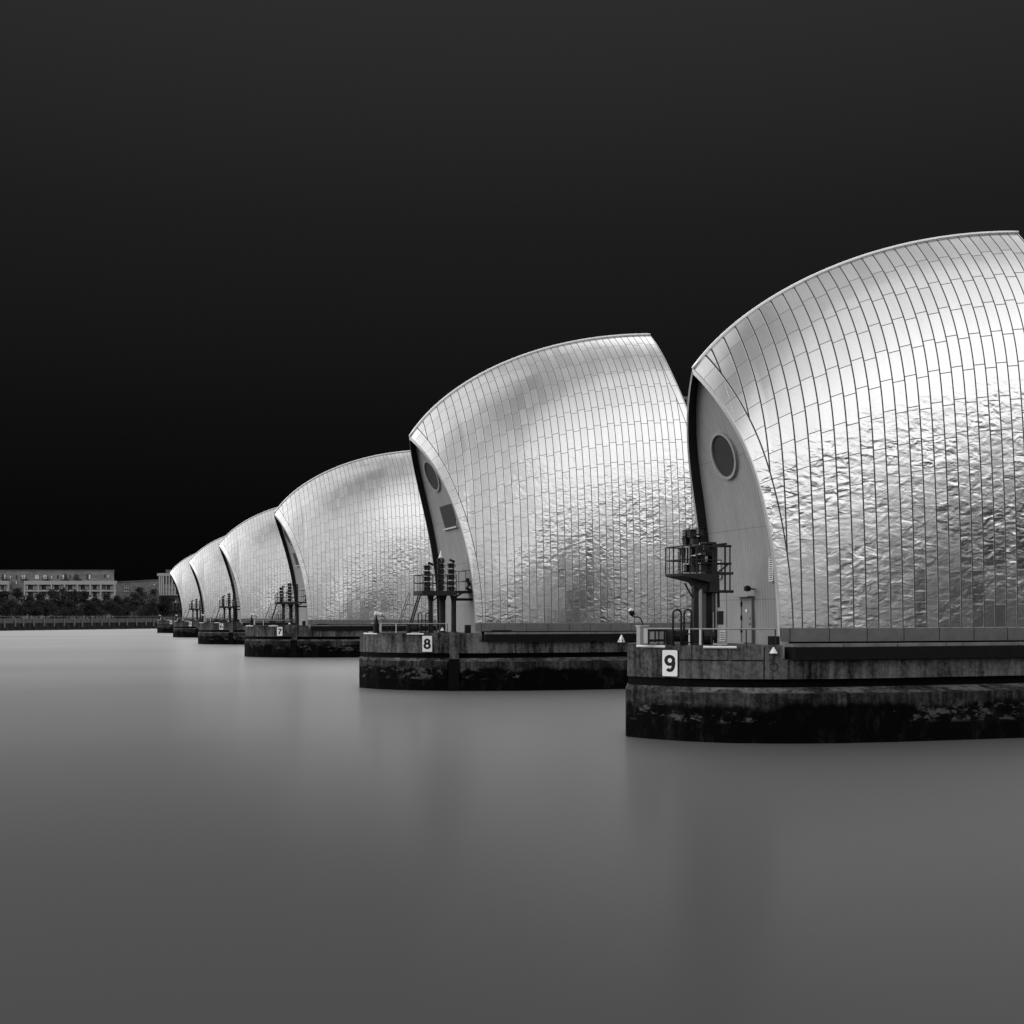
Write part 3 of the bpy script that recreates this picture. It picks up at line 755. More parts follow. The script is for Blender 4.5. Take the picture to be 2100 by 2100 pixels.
def gantry8():
    Y = 81.6; P = lambda px, py, dy=0.0: at(px, py, Y + dy)
    base = P(905, 1297)
    t = thing('signal_gantry', (base.x, Y, 3.94), 'dark steel signal platform with stacked lights, white cone cap and sloping ladder on pier 8', 'signal gantry', 'signal gantries on the pier noses')
    L, Rr = P(848, 1216, 1.2), P(938, 1216, -1.2)
    zt = L.z + .12
    o = MB(); o.box((L.x, Y - 1.2, zt - .32), (Rr.x, Y + 1.2, zt)); o.box((Rr.x + .01, Y - .9, zt - .15), (P(965, 1210).x, Y + .9, zt + .02)); o.build('platform', 'steel', t)
    o = MB(); xs = np.linspace(L.x + .04, Rr.x - .04, 8)
    for yy in (Y - 1.15, Y + 1.15):
        for x in xs: o.tube([(x, yy, zt), (x, yy, zt + 1.12)], .024, 6)
        for hh in (.55, 1.12): o.tube([(xs[0], yy, zt + hh), (xs[-1], yy, zt + hh)], .028, 6)
    for hh in (.55, 1.12): o.tube([(xs[0], Y - 1.15, zt + hh), (xs[0], Y + 1.15, zt + hh)], .028, 6)
    for yy in (-.5, .3): o.tube([(xs[0], Y + yy, zt), (xs[0], Y + yy, zt + 1.12)], .024, 6)
    xr0, xr1 = P(948, 1200).x, P(966, 1200).x
    for yy in (Y - .85, Y + .85):
        for x in (xr0, xr1): o.tube([(x, yy, zt), (x, yy, zt + 1.45)], .022, 6)
        for hh in (.7, 1.45): o.tube([(xr0 - .3, yy, zt + hh), (xr1, yy, zt + hh)], .022, 6)
    o.build('railing', 'steel', t)
    for px, r, dy in ((883, .17, -.3), (907, .23, .2), (930.5, .18, -.2)):
        p = P(px, 1220, dy); o = MB(); o.lathe((p.x, Y + dy, 3.94), [(r * 1.35, 0), (r * 1.35, .08), (r, .1), (r, zt - .7 - 3.94), (r * 1.5, zt - .33 - 3.94)], 14); o.build('column', 'steel', t, smooth=False)
    o = MB(); a, b = P(862, 1214, -.6), P(837, 1290, -.6)
    for dy in (-.28, .28):
        o.tube([(a.x, a.y + dy, a.z), (b.x, b.y + dy, 3.96)], .055, 6)
        o.tube([(a.x - .75, a.y + dy, a.z - .05), (b.x - .75, b.y + dy, 4.3)], .02, 6)
    for k in range(1, 12):
        q = k / 12; o.tube([(a.x + (b.x - a.x) * q, a.y - .28, a.z + (3.96 - a.z) * q), (a.x + (b.x - a.x) * q, a.y + .28, a.z + (3.96 - a.z) * q)], .03, 6)
        if k % 4 == 0: o.tube([(a.x + (b.x - a.x) * q, a.y - .28, a.z + (3.96 - a.z) * q), (a.x - .75 + (b.x - a.x) * q, a.y - .28, a.z + (4.2 - a.z) * q)], .016, 6)
    o.build('ladder', 'steel', t)
    o = MB(); o.tube([P(888, 1232), P(899, 1222)], .05, 6); o.tube([P(935, 1224), P(952, 1213)], .07, 6); o.tube([P(925, 1222), P(936, 1212)], .06, 6)
    p0, p1, p2 = P(930, 1229), P(972, 1229), P(975, 1294)
    o.box((p0.x, Y - .1, p0.z - .1), (p1.x, Y + .1, p0.z + .08)); o.tube([P(967, 1195), P(972, 1229), P(975, 1294)], .1, 6)
    o.tube([P(958, 1186), P(962, 1200), P(957, 1206), P(966, 1212)], .12, 6)
    o.build('brace', 'steel', t)
    # light stacks
    for px, w, ys in ((876, .36, (1160, 1172, 1183, 1194, 1204)), (903.5, .40, (1146, 1157, 1168, 1179, 1190, 1201)), (925, .36, (1156, 1168, 1180, 1192, 1203))):
        dy = {876: -.45, 903.5: .0, 925: .35}[px]
        for i, y_ in enumerate(ys):
            p = P(px, y_ + 9, dy); signal_head(t, (p.x, p.y, p.z), w, .33, .34, 1)
    o = MB(); 
    for px, dy, y_ in ((881, -.4, 1156), (908, .1, 1140), (931, .4, 1152)):
        p = P(px, y_, dy); o.tube([(p.x, p.y + .2, zt), (p.x, p.y + .2, p.z)], .045, 8)
    for px, y_, dy in ((882, 1157, -.4), (926, 1151, .35)):
        p = P(px, y_, dy); o.tube([(p.x - .15, p.y, p.z + .12), (p.x + .22, p.y, p.z - .05)], [.07, .10], 8)
    o.build('mast', 'steel', t)
    p = P(904, 1154, 0); o = MB(); o.lathe((p.x, p.y, p.z), [(.12, 0), (.17, .02), (.19, .36), (.12, .37)], 16); o.build('beacon_housing', 'pipe', t)
    o = MB(); o.lathe((p.x, p.y, p.z + .375), [(.19, 0), (.11, .12), (.02, .5)], 16); o.build('beacon_cap', 'white', t)
    return t
g8 = gantry8()

def gantry9():
    Y = 44.5; P = lambda px, py, dy=0.0: at(px, py, Y + dy)
    b = P(1426, 1320); t = thing('signal_gantry', (b.x, Y, 3.94), 'largest dark steel signal platform on tall posts in front of the gable of pier 9', 'signal gantry', 'signal gantries on the pier noses')
    L, M_ = P(1364, 1181, .8), P(1442, 1181); zt = P(1400, 1177).z
    o = MB(); x0, x1 = L.x, M_.x
    o.add([(x0, Y - .8, zt), (x1, Y - .8, zt), (x1, Y + .8, zt), (x0, Y + .8, zt), (x0 + .02, Y - .8, zt - .1), (x1, Y - .8, zt - .38), (x1, Y + .8, zt - .38), (x0 + .02, Y + .8, zt - .1)],
          [(0, 1, 2, 3), (4, 7, 6, 5), (0, 4, 5, 1), (2, 6, 7, 3), (0, 3, 7, 4), (1, 5, 6, 2)])
    o.box((x1 + .003, Y - .55, zt - .75), (P(1461, 1181).x, Y + .6, zt)); o.box((P(1461, 1181).x + .003, Y - .5, zt - .02), (P(1492, 1181).x, Y + .5, zt + .08)); o.build('platform', 'steel', t)
    o = MB(); hs = P(1400, 1122).z - zt
    xs = [P(p, 1150, .75).x for p in (1365, 1381, 1394)]
    for yy in (Y - .75, Y + .75):
        for x in xs + [P(1412, 1150).x]: o.tube([(x, yy, zt), (x, yy, zt + hs)], .026, 6)
        for hh in (hs * .5, hs): o.tube([(xs[0], yy, zt + hh), (P(1462, 1150).x, yy, zt + hh)], .028, 6)
    for yy in (-.4, 0, .4): o.tube([(xs[0], Y + yy, zt), (xs[0], Y + yy, zt + hs)], .02, 6)
    for hh in (hs * .5, hs): o.tube([(xs[0], Y - .75, zt + hh), (xs[0], Y + .75, zt + hh)], .028, 6)
    # right cage
    for px in (1487, 1497):
        a, b_ = P(px, 1119), P(px, 1215); o.tube([a, b_], .038 if px < 1490 else .03, 6)
    for py in (1120, 1156): o.tube([P(1440, py), P(1499, py)], .055, 6)
    o.tube([P(1458, 1119), P(1490, 1115)], .05, 6); o.tube([P(1470, 1176), P(1492, 1158)], .04, 6)
    o.build('railing', 'steel', t)
    for px, w, pt, dy in ((1425.5, .115, 1194, -.3), (1453, .25, 1112, .3), (1466, .085, 1120, -.35)):
        p = P(px, pt, dy); o = MB(); o.box((p.x - w, p.y - w, 3.94), (p.x + w, p.y + w, p.z)); o.box((p.x - w * 1.5, p.y - w * 1.5, 3.944), (p.x + w * 1.5, p.y + w * 1.5, 4.0)); o.build('column', 'steel', t, bevel=.02)
    o = MB(); o.tube([P(1404, 1196, -.3), P(1421, 1227, -.3)], .035, 6); o.box(P(1440, 1210) - Vector((0, .15, 0)), P(1501, 1216) + Vector((0, .15, 0)))
    p = P(1436, 1195, -.3); o.add([(p.x - .5, p.y - .2, p.z + .05), (p.x + .35, p.y - .2, p.z + .05), (p.x + .1, p.y - .2, p.z - .4), (p.x - .2, p.y - .2, p.z - .3), (p.x - .5, p.y + .2, p.z + .05), (p.x + .35, p.y + .2, p.z + .05), (p.x + .1, p.y + .2, p.z - .4), (p.x - .2, p.y + .2, p.z - .3)],
          [(0, 1, 2, 3), (7, 6, 5, 4), (0, 3, 7, 4), (1, 5, 6, 2), (3, 2, 6, 7)])
    o.tube([P(1473, 1180), P(1474, 1246)], .05, 8)
    o.build('brace', 'steel', t)
    for px, y0, r in ((1436.5, 1208, .07), (1469, 1217, .035), (1490, 1217, .02), (1463, 1255, .02)):
        o = MB(); q = P(px, y0, -.45); o.tube([q, (q.x, q.y, 3.95)], r, 8); o.build('pipe', 'pipe', t)
    o = MB(); a, b_ = P(1471.5, 1253, -.5), P(1482, 1281, -.5); o.box((a.x, Y - .6, b_.z), (b_.x, Y - .35, a.z)); o.build('junction_box', 'steel', t, bevel=.02)
    heads = [(1409, 1103, .30), (1419, 1102, .28), (1435, 1098, .24), (1410, 1119, .28), (1424, 1117, .28), (1404, 1139, .22), (1418, 1138, .24), (1434, 1134, .22), (1447, 1131, .28), (1407, 1155, .20), (1422, 1157, .28), (1437, 1154, .24), (1412, 1174, .34), (1425, 1174, .24), (1441, 1172, .30), (1452, 1157, .3)]
    for i, (px, py, w) in enumerate(heads):
        dy = -.3 if i % 3 else .2
        p = P(px, py, dy); signal_head(t, (p.x, p.y, p.z), w, .33, .3, 1 if i % 2 else -1, lens=(i % 3 != 1))
    for px, y0, dy in ((1407.5, 1118, -.6), (1413, 1118, -.6)): q = P(px, y0, dy); o = MB(); o.tube([q, (q.x, q.y, q.z - .75)], .022, 6); o.build('conduit', 'dirtyw', t)
    return t
gantry9()

def ladder_hoops(pts, Y, r, label, grp='paired access ladder hoops on the pier decks'):
    x0 = at(pts[0][0], 1290, Y).x
    t = thing('access_hoops', (x0, Y, 3.94), label, 'ladder hoops', grp)
    for (pa, pb, top) in pts:
        a, b = at(pa, 1290, Y).x, at(pb, 1290, Y).x; zt = at((pa + pb) / 2, top, Y).z; rr = (b - a) / 2
        P = [(a, Y, 3.92)] + [((a + b) / 2 - rr * math.cos(k * math.pi / 10), Y, zt - rr + rr * math.sin(k * math.pi / 10)) for k in range(11)] + [(b, Y, 3.92)]
        o = MB(); o.tube(P, r, 8); o.build('hoop', 'steel', t, smooth=True)
    o = MB(); a = at(pts[0][1], 1290, Y).x; b = at(pts[1][0], 1290, Y).x
    zz = at(pts[0][0], pts[0][2] + (pts[0][3] if len(pts[0]) > 3 else 0), Y).z - .55
    for dz in (0, -.45, -.8): o.tube([(a, Y, zz + dz), (at(pts[1][1], 1290, Y).x, Y, zz + dz)], r * .6, 6)
    o.build('rung', 'steel', t); return t
ladder_hoops([(1380, 1397, 1250), (1403, 1418, 1250)], 44.0, .045, 'pair of thick dark arched ladder handles beside the posts of pier 9')
h8 = ladder_hoops([(858, 865, 1257), (873, 880, 1257)], 81.2, .04, 'pair of dark arched ladder handles at the foot of the pier 8 ladder')

def deck_rail(s, px0, px1, h, label, posts, white_posts=()):
    pts = []
    for px in np.linspace(px0, px1, 22):
        (x, y), tg = face(s.plan, px); n = Vector((tg.y, -tg.x));
        if n.y < 0: n = -n
        pts.append(Vector((x, y, 3.94 + h)) + Vector((n.x, n.y, 0)) * .22)
    t = thing('deck_railing', (pts[0].x, pts[0].y, 3.94), label, 'railing', 'single rails along the pier decks')
    o = MB(); o.tube(pts, .03, 8); o.build('rail', 'pipe', t)
    for px in list(posts) + list(white_posts):
        (x, y), tg = face(s.plan, px); n = Vector((tg.y, -tg.x))
        if n.y < 0: n = -n
        p = Vector((x, y, 0)) + Vector((n.x, n.y, 0)) * .22
        o = MB(); o.tube([(p.x, p.y, 3.9), (p.x, p.y, 3.94 + h - .01)], .035 if px in white_posts else .026, 6); o.build('post', 'white' if px in white_posts else 'steel', t)
    return t
deck_rail(S9, 1316, 1594, .66, 'grey tubular handrail along the deck edge above the number 9 panel', (1345, 1361, 1376, 1457, 1532, 1592), (1411.5, 1434))
r8 = deck_rail(S8, 757, 918, .66, 'pale handrail along the deck edge above the number 8 panel', (790, 800, 833, 860, 895, 916), (808.5,))

def tube_light(s, px0, px1, label, dy=0.0):
    (xa, ya), _ = face(s.plan, px0); (xb, yb), _ = face(s.plan, px1)
    a = Vector((xa, ya - .10 + dy, 3.86)); b = Vector((xb, yb - .10 + dy, 3.86)); m_ = (a + b) / 2; d = (b - a).normalized()
    if s.big: a.z = b.z = 3.88
    t = thing('tube_light', (m_.x, m_.y, 3.94), label, 'tube light', 'white tube lights on the pier deck edges')
    o = MB(); o.tube([a, b], .055, 10); o.build('tube', 'white', t, smooth=False)
    o = MB(); q = Vector((-d.y, d.x, 0)); 
    o.obox((m_.x + q.x * .1, m_.y + q.y * .1), d, q, .28, .12, 3.945, 4.02); o.obox((m_.x, m_.y), d, q, .08, .03, 3.9, 3.98)
    o.build('bracket', 'pipe', t); return t
tube_light(S9, 1304, 1362, 'white tube light hung on the deck edge just left above the number 9 panel')
tube_light(S9, 1440, 1508, 'white tube light on the pier 9 deck edge, below the tall gantry posts')
tl8a = tube_light(S8, 746, 773, 'white tube light at the left end of the pier 8 deck edge')
tl8b = tube_light(S8, 834, 868, 'white tube light on the deck edge just above the number 8 panel')

def nav_cone(p, r, h, label, ring=True, striped=False):
    t = thing('marker_cone', tuple(p), label, 'marker cone', 'white cone markers on the piers')
    o = MB(); o.lathe(p, [(r, 0), (r * .96, .03), (.015, h)], 18); o.build('cone', 'white', t)
    o = MB(); o.tube([(p[0], p[1], p[2] - .18), (p[0], p[1], p[2])], .05, 8)
    if ring:
        cz = p[2] - .55; o.tube([(p[0] + .17 * math.cos(k * math.pi / 8), p[1] - .02, cz + .17 * math.sin(k * math.pi / 8)) for k in range(17)], .018, 6, cap=False)
        o.tube([(p[0], p[1] + .02, p[2] - .18), (p[0], p[1] + .02, cz + .15)], .05, 8)
    o.build('bracket', 'steel', t)
    if striped:
        o = MB()
        for k in range(6):
            a = 2 * math.pi * (k + .2) / 6; b = a + .35
            o.add([(p[0] + (r + .004) * math.cos(a), p[1] + (r + .004) * math.sin(a), p[2] + .02), (p[0] + (r + .004) * math.cos(b), p[1] + (r + .004) * math.sin(b), p[2] + .02), (p[0], p[1], p[2] + h + .01)], [(0, 1, 2)])
        o.build('stripe', 'steel', t)
    return t
(x, y), _ = face(S9.plan, 1583); nav_cone((x, y - .12, 3.62), .165, .26, 'small white cone marker above a ring on the wall of pier 9', True)
p = at(1274.5, 1317, 46.6); nav_cone((p.x, p.y, p.z), .165, .32, 'striped cone marker sticking out at the left tip of pier 9', False, True)
p = at(907, 1292, 80.6); nc8 = nav_cone((p.x, p.y, 4.1), .15, .24, 'small white cone marker on the deck of pier 8 between the gantry posts', False)

def lamp9():
    Y = 45.3; P = lambda px, py: at(px, py, Y)
    b = P(1318, 1290); t = thing('gooseneck_lamp', (b.x, Y, 3.94), 'bent-arm floodlight leaning left over the white cabinet on pier 9', 'floodlight')
    o = MB(); o.tube([(b.x, Y, 3.94), P(1318, 1278), P(1315, 1270), P(1310, 1265.5), P(1300, 1265), P(1295, 1262)], .028, 8); o.build('arm', 'steel', t, smooth=True)
    o = MB(); o.tube([P(1298, 1262), P(1296, 1257), P(1292, 1251.5)], [.08, .12, .10], 10); hd = o.build('lamp_head', 'digit', t, smooth=True)
    o = MB(); o.tube([P(1294.2, 1253.2), P(1291.4, 1250)], [.11, .085], 10); o.build('lens', 'white', hd)
lamp9()
def cabinet(name, px0, px1, py0, py1, Y, d, m_, label, cat, door=True, grp=None):
    a, b = at(px0, py1, Y), at(px1, py0, Y)
    t = thing(name, ((a.x + b.x) / 2, Y, 3.94), label, cat, grp)
    o = MB(); o.box((a.x, Y, 3.94), (b.x, Y + d, b.z)); o.build('body', m_, t, bevel=.015)
    o = MB(); o.box((a.x - .03, Y - .03, b.z + .002), (b.x + .03, Y + d + .03, b.z + .05)); o.build('lid', 'dirtyw', t)
    if door:
        o = MB(); o.box((a.x + (b.x - a.x) * .45, Y - .012, 4.0), (b.x - .03, Y - .004, b.z - .06)); o.build('door', 'white', t)
    return t
cabinet('control_cabinet', 1312.5, 1329, 1285, 1317, 45.0, .35, 'pipe', 'tall pale cabinet below the bent floodlight on pier 9', 'cabinet')
cab8 = cabinet('control_cabinet', 774, 783, 1276, 1297, 81.6, .4, 'pipe', 'pale upright cabinet beside the camera post on pier 8', 'cabinet', grp='pale cabinets on the far pier decks')
def screens9():
    Y = 45.2; t = thing('light_screen', (at(1352, 1310, Y).x, Y, 3.94), 'low dark-framed screen with three pale boards behind the rail of pier 9', 'screen')
    for a_, b_ in ((1332.5, 1342), (1345, 1361), (1364, 1374)):
        a, b = at(a_, 1311, Y), at(b_, 1295, Y); o = MB(); o.box((a.x, Y, a.z), (b.x, Y + .03, b.z)); o.build('board', 'dirtyw', t)
    o = MB()
    for p_ in (1331, 1343.5, 1362.5, 1376):
        q = at(p_, 1292, Y); o.box((q.x - .025, Y - .02, 3.94), (q.x + .025, Y + .05, q.z))
    for y_ in (1292.5, 1313): a, b = at(1330, y_, Y), at(1377, y_, Y); o.box((a.x, Y + .051, a.z - .02), (b.x, Y + .08, a.z + .02))
    o.build('frame', 'steel', t)
screens9()
def winch(px, Y, label, r=.33):
    p = at(px, 1305, Y); t = thing('mooring_winch', (p.x, Y, 3.94), label, 'winch', 'dark winches on the pier decks')
    o = MB(); o.tube([(p.x - .25, Y, 4.3), (p.x + .25, Y, 4.3)], r, 14); o.build('drum', 'steel', t)
    o = MB(); o.box((p.x - .36, Y - .3, 3.94), (p.x - .28, Y + .3, 4.55)); o.box((p.x + .28, Y - .3, 3.94), (p.x + .36, Y + .3, 4.55)); o.build('frame', 'digit', t)
    o = MB(); o.tube([(p.x + .36, Y - .05, 4.3), (p.x + .44, Y - .05, 4.3), (p.x + .44, Y - .05, 4.62)], .02, 6); o.build('handle', 'pipe', t); return t
winch(1448, 44.3, 'dark drum winch on the deck of pier 9 left of the corrugated gable')
winch(1389, 44.6, 'dark drum winch under the arched ladder handles of pier 9', .25)
wn8 = winch(846, 80.9, 'dark drum winch at the foot of the ladder on pier 8', .3)
def grille(px0, px1, Y, z1, label, grp=None):
    a, b = at(px0, 1310, Y).x, at(px1, 1310, Y).x; t = thing('deck_crate', ((a + b) / 2, Y, 3.94), label, 'deck box', grp)
    o = MB(); o.box((a, Y, 3.94), (b, Y + .4, z1)); o.build('body', 'digit', t, bevel=.01)
    o = MB(); n = 5
    for k in range(n): x = a + (b - a) * (k + .5) / n; o.box((x - .012, Y - .015, 3.97), (x + .012, Y - .004, z1 - .03))
    for k in range(4): z = 3.98 + (z1 - 4.0) * (k + .5) / 4; o.box((a + .02, Y - .028, z - .01), (b - .02, Y - .017, z + .01))
    o.build('grille', 'steel', t); return t
grille(1585, 1599, 42.7, 4.30, 'black grilled box at the right end of the pier 9 handrail', 'black deck boxes')
gb8 = grille(956, 966, 79.9, 4.5, 'black box by the right foot of the pier 8 hood', 'black deck boxes')
def cctv():
    Y = 81.2; P = lambda px, py: at(px, py, Y)
    b = P(771.5, 1296); t = thing('security_camera', (b.x, Y, 3.94), 'white security camera on a dark post at the left end of pier 8', 'security camera', 'white cameras on the pier decks')
    o = MB(); o.lathe((b.x, Y, 3.94), [(.24, 0), (.24, .1), (.2, .12), (.22, .62), (.16, .7), (.13, .95), (.07, 1.0), (.06, 1.3)], 12); o.build('post', 'digit', t)
    a, c = P(769, 1257.5), P(781.5, 1261); o = MB(); o.tube([a, c], .15, 10); hd = o.build('housing', 'white', t)
    o = MB(); e = P(783.3, 1261.5); o.tube([c, e], [.10, .12], 10); o.build('lens_hood', 'digit', hd)
    o = MB(); q = P(787.5, 1263); o.tube([P(779, 1262.5), q, (q.x, Y, q.z - .4)], .03, 6); o.tube([(b.x, Y, 5.2), P(773, 1262)], .06, 6); o.build('bracket', 'steel', t)
    return t
cc8 = cctv()
def rear_platform():
    Y = 84.5; a, b = at(1396, 870, Y), at(1425, 870, Y)
    t = thing('roof_access_platform', (a.x, Y, a.z), 'small railed service platform glimpsed behind the hood of pier 8, left of pier 9', 'service platform')
    z0 = a.z; zt = at(1400, 816, Y).z
    o = MB(); o.box((a.x - .4, Y - .4, z0 - .15), (b.x, Y + 2, z0)); o.build('platform', 'steel', t)
    o = MB()
    for yy in (-.3, .35):
        for x in np.linspace(a.x, b.x, 4): o.tube([(x, Y + yy, z0), (x, Y + yy, zt)], .04, 6)
        for z in (zt, (z0 + zt) / 2): o.tube([(a.x, Y + yy, z), (b.x, Y + yy, z)], .045, 6)
    o.build('railing', 'pipe', t)
    o = MB(); q = at(1411, 850, Y); o.lathe((q.x, Y - .5, z0), [(.25, 0), (.3, .3), (.25, .5), (.3, .8), (.15, 1.0)], 12); o.build('pulley', 'dirtyw', t)
    o = MB(); o.box((b.x - .6, Y + .1, 4), (b.x, Y + .5, z0 - .16)); o.build('leg', 'steel', t)
rear_platform()

# copies of the pier 8 fittings on the piers behind it
PW = {7: 'the third nearest pier', 6: 'the fourth nearest pier', 5: 'the second farthest pier', 4: 'the farthest pier'}
copies = [(g8, 'small dark signal platform on {}'), (h8, 'pair of thin arched ladder handles on {}'), (r8, 'thin pale handrail on the deck of {}'),
          (tl8a, 'white tube light at the left end of the deck of {}'), (tl8b, 'white tube light above the number panel of {}'),
          (nc8, 'small white cone marker by the gantry of {}'), (cc8, 'small white camera on a dark post on {}'),
          (cab8, 'pale cabinet beside the camera on {}'), (wn8, 'dark winch below the ladder on {}'), (gb8, 'black box at the foot of the hood of {}')]
for n, dy in OFF.items():
    for src, lab in copies:
        if n < 6 and src in (wn8, gb8, h8): continue
        c = copy_tree(src); c.location.y += dy; tag(c, lab.format(PW[n]))

# ------------------------------------------------------------------ far bank: wall, rail, posts
def slab(o, s0, s1, d0, d1, z0, z1):
    P = [bank(s0, d0), bank(s1, d0), bank(s1, d1), bank(s0, d1)]
    o.add([(p.x, p.y, z0) for p in P] + [(p.x, p.y, z1) for p in P], [(0, 3, 2, 1), (4, 5, 6, 7), (0, 1, 5, 4), (1, 2, 6, 5), (2, 3, 7, 6), (3, 0, 4, 7)])
s_end = bank_px(520)
b0 = bank(0, 0)
t = thing('river_wall', (b0.x, b0.y, 0), 'dark sheet-piled river wall with grey concrete parapet along the far bank', 'river wall')
o = MB(); zz = -1.0
s = -260.0
while s < s_end:                                   # trapezoidal sheet piles
    for (s0, s1, d0, d1) in ((s, s + .9, 0, 0), (s + .9, s + 1.3, 0, .45), (s + 1.3, s + 2.2, .45, .45), (s + 2.2, s + 2.6, .45, 0)):
        a, b = bank(s0, d0), bank(s1, d1); o.add([(a.x, a.y, -2), (b.x, b.y, -2), (b.x, b.y, 2.55), (a.x, a.y, 2.55)], [(0, 1, 2, 3)])
    s += 2.6
o.build('sheet_piling', 'pile', t)
o = MB(); slab(o, -260, s_end, -.05, .9, 2.55, 4.15); o.build('parapet', 'parapet', t)
p0 = bank(0, .5); t = thing('bank_railing', (p0.x, p0.y, 4.15), 'thin grey railing on top of the far river wall', 'railing')
o = MB(); 
for z in (4.95,): slab(o, -60, s_end, .35, .48, z, z + .10)
o.build('rail', 'pipe', t)
o = MB(); s = -60
while s < s_end: slab(o, s, s + .09, .37, .45, 4.15, 4.95); s += 2.1
o.build('baluster', 'steel', t)
ORD = 'first second third fourth fifth sixth seventh eighth ninth tenth eleventh twelfth thirteenth fourteenth fifteenth sixteenth seventeenth'.split()
for i, cx in enumerate((50, 170, 258, 373, 488, 598, 708, 820, 905, 1012, 1120, 1203, 1312, 1396, 1503, 1608, 1690)):
    px = cx / 5.367; s = bank_px(px, -.3); b = bank(s, -.3); o = MB()
    slab(o, s - .22, s + .22, -.45, -.07, 1.35 if i % 8 else .9, 4.0); slab(o, s - .3, s + .3, -.5, -.07, 4.004, 4.1)
    tag(o.build('fender_post', 'timber', loc=(b.x, b.y, 1.3)), f'pale fender post on the far river wall, {ORD[i]} from the left picture edge', 'fender post', 'pale fender posts along the far river wall')

# ------------------------------------------------------------------ far buildings (their fronts stand square to the line of sight)
_bk = (bank, bank_px, bank_z)
fO = Vector((SY * 500, CY * 500, 0)); fd = Vector((CY, -SY, 0)); fn = Vector((SY, CY, 0))
def bank(s, d=0.0, z=0.0):
    p = fO + fd * s + fn * d; return Vector((p.x, p.y, z))
def bank_px(px, d=0.0): return (px - 1050) / F_PX * (500 + d)
def bank_z(px, py, d=0.0): return CAM_H - (py - 1263) / F_PX * (500 + d)
def px_slab(o, px0, px1, py0, py1, D, d0, d1):
    """box on the plane D metres inland, seen between those pixels"""
    s0, s1 = bank_px(px0, D + d0), bank_px(px1, D + d0)
    z1 = bank_z(px0, py0, D); z0 = bank_z(px0, py1, D)
    slab(o, s0, s1, D + d0, D + d1, z0, z1)
C6 = lambda cx, cy: (cx / 5.367, 1150 + cy / 5.367)
def window(parent, cx0, cx1, cy0, cy1, D, pane='pane', mull=1, skew=0.0):
    a, b = C6(cx0, cy0), C6(cx1, cy1)
    o = MB(); px_slab(o, a[0], b[0], a[1] + skew, b[1] + skew, D, -.10, .05); fr = o.build('window', 'pile', parent)
    n = mull + 1; w = (b[0] - a[0]) / n
    for k in range(n):
        o = MB(); px_slab(o, a[0] + w * k + w * .13, a[0] + w * (k + 1) - w * .13, a[1] + skew + .7, b[1] + skew - .7, D, -.16, -.11); o.build('pane', pane if isinstance(pane, str) else pane[k % len(pane)], fr)
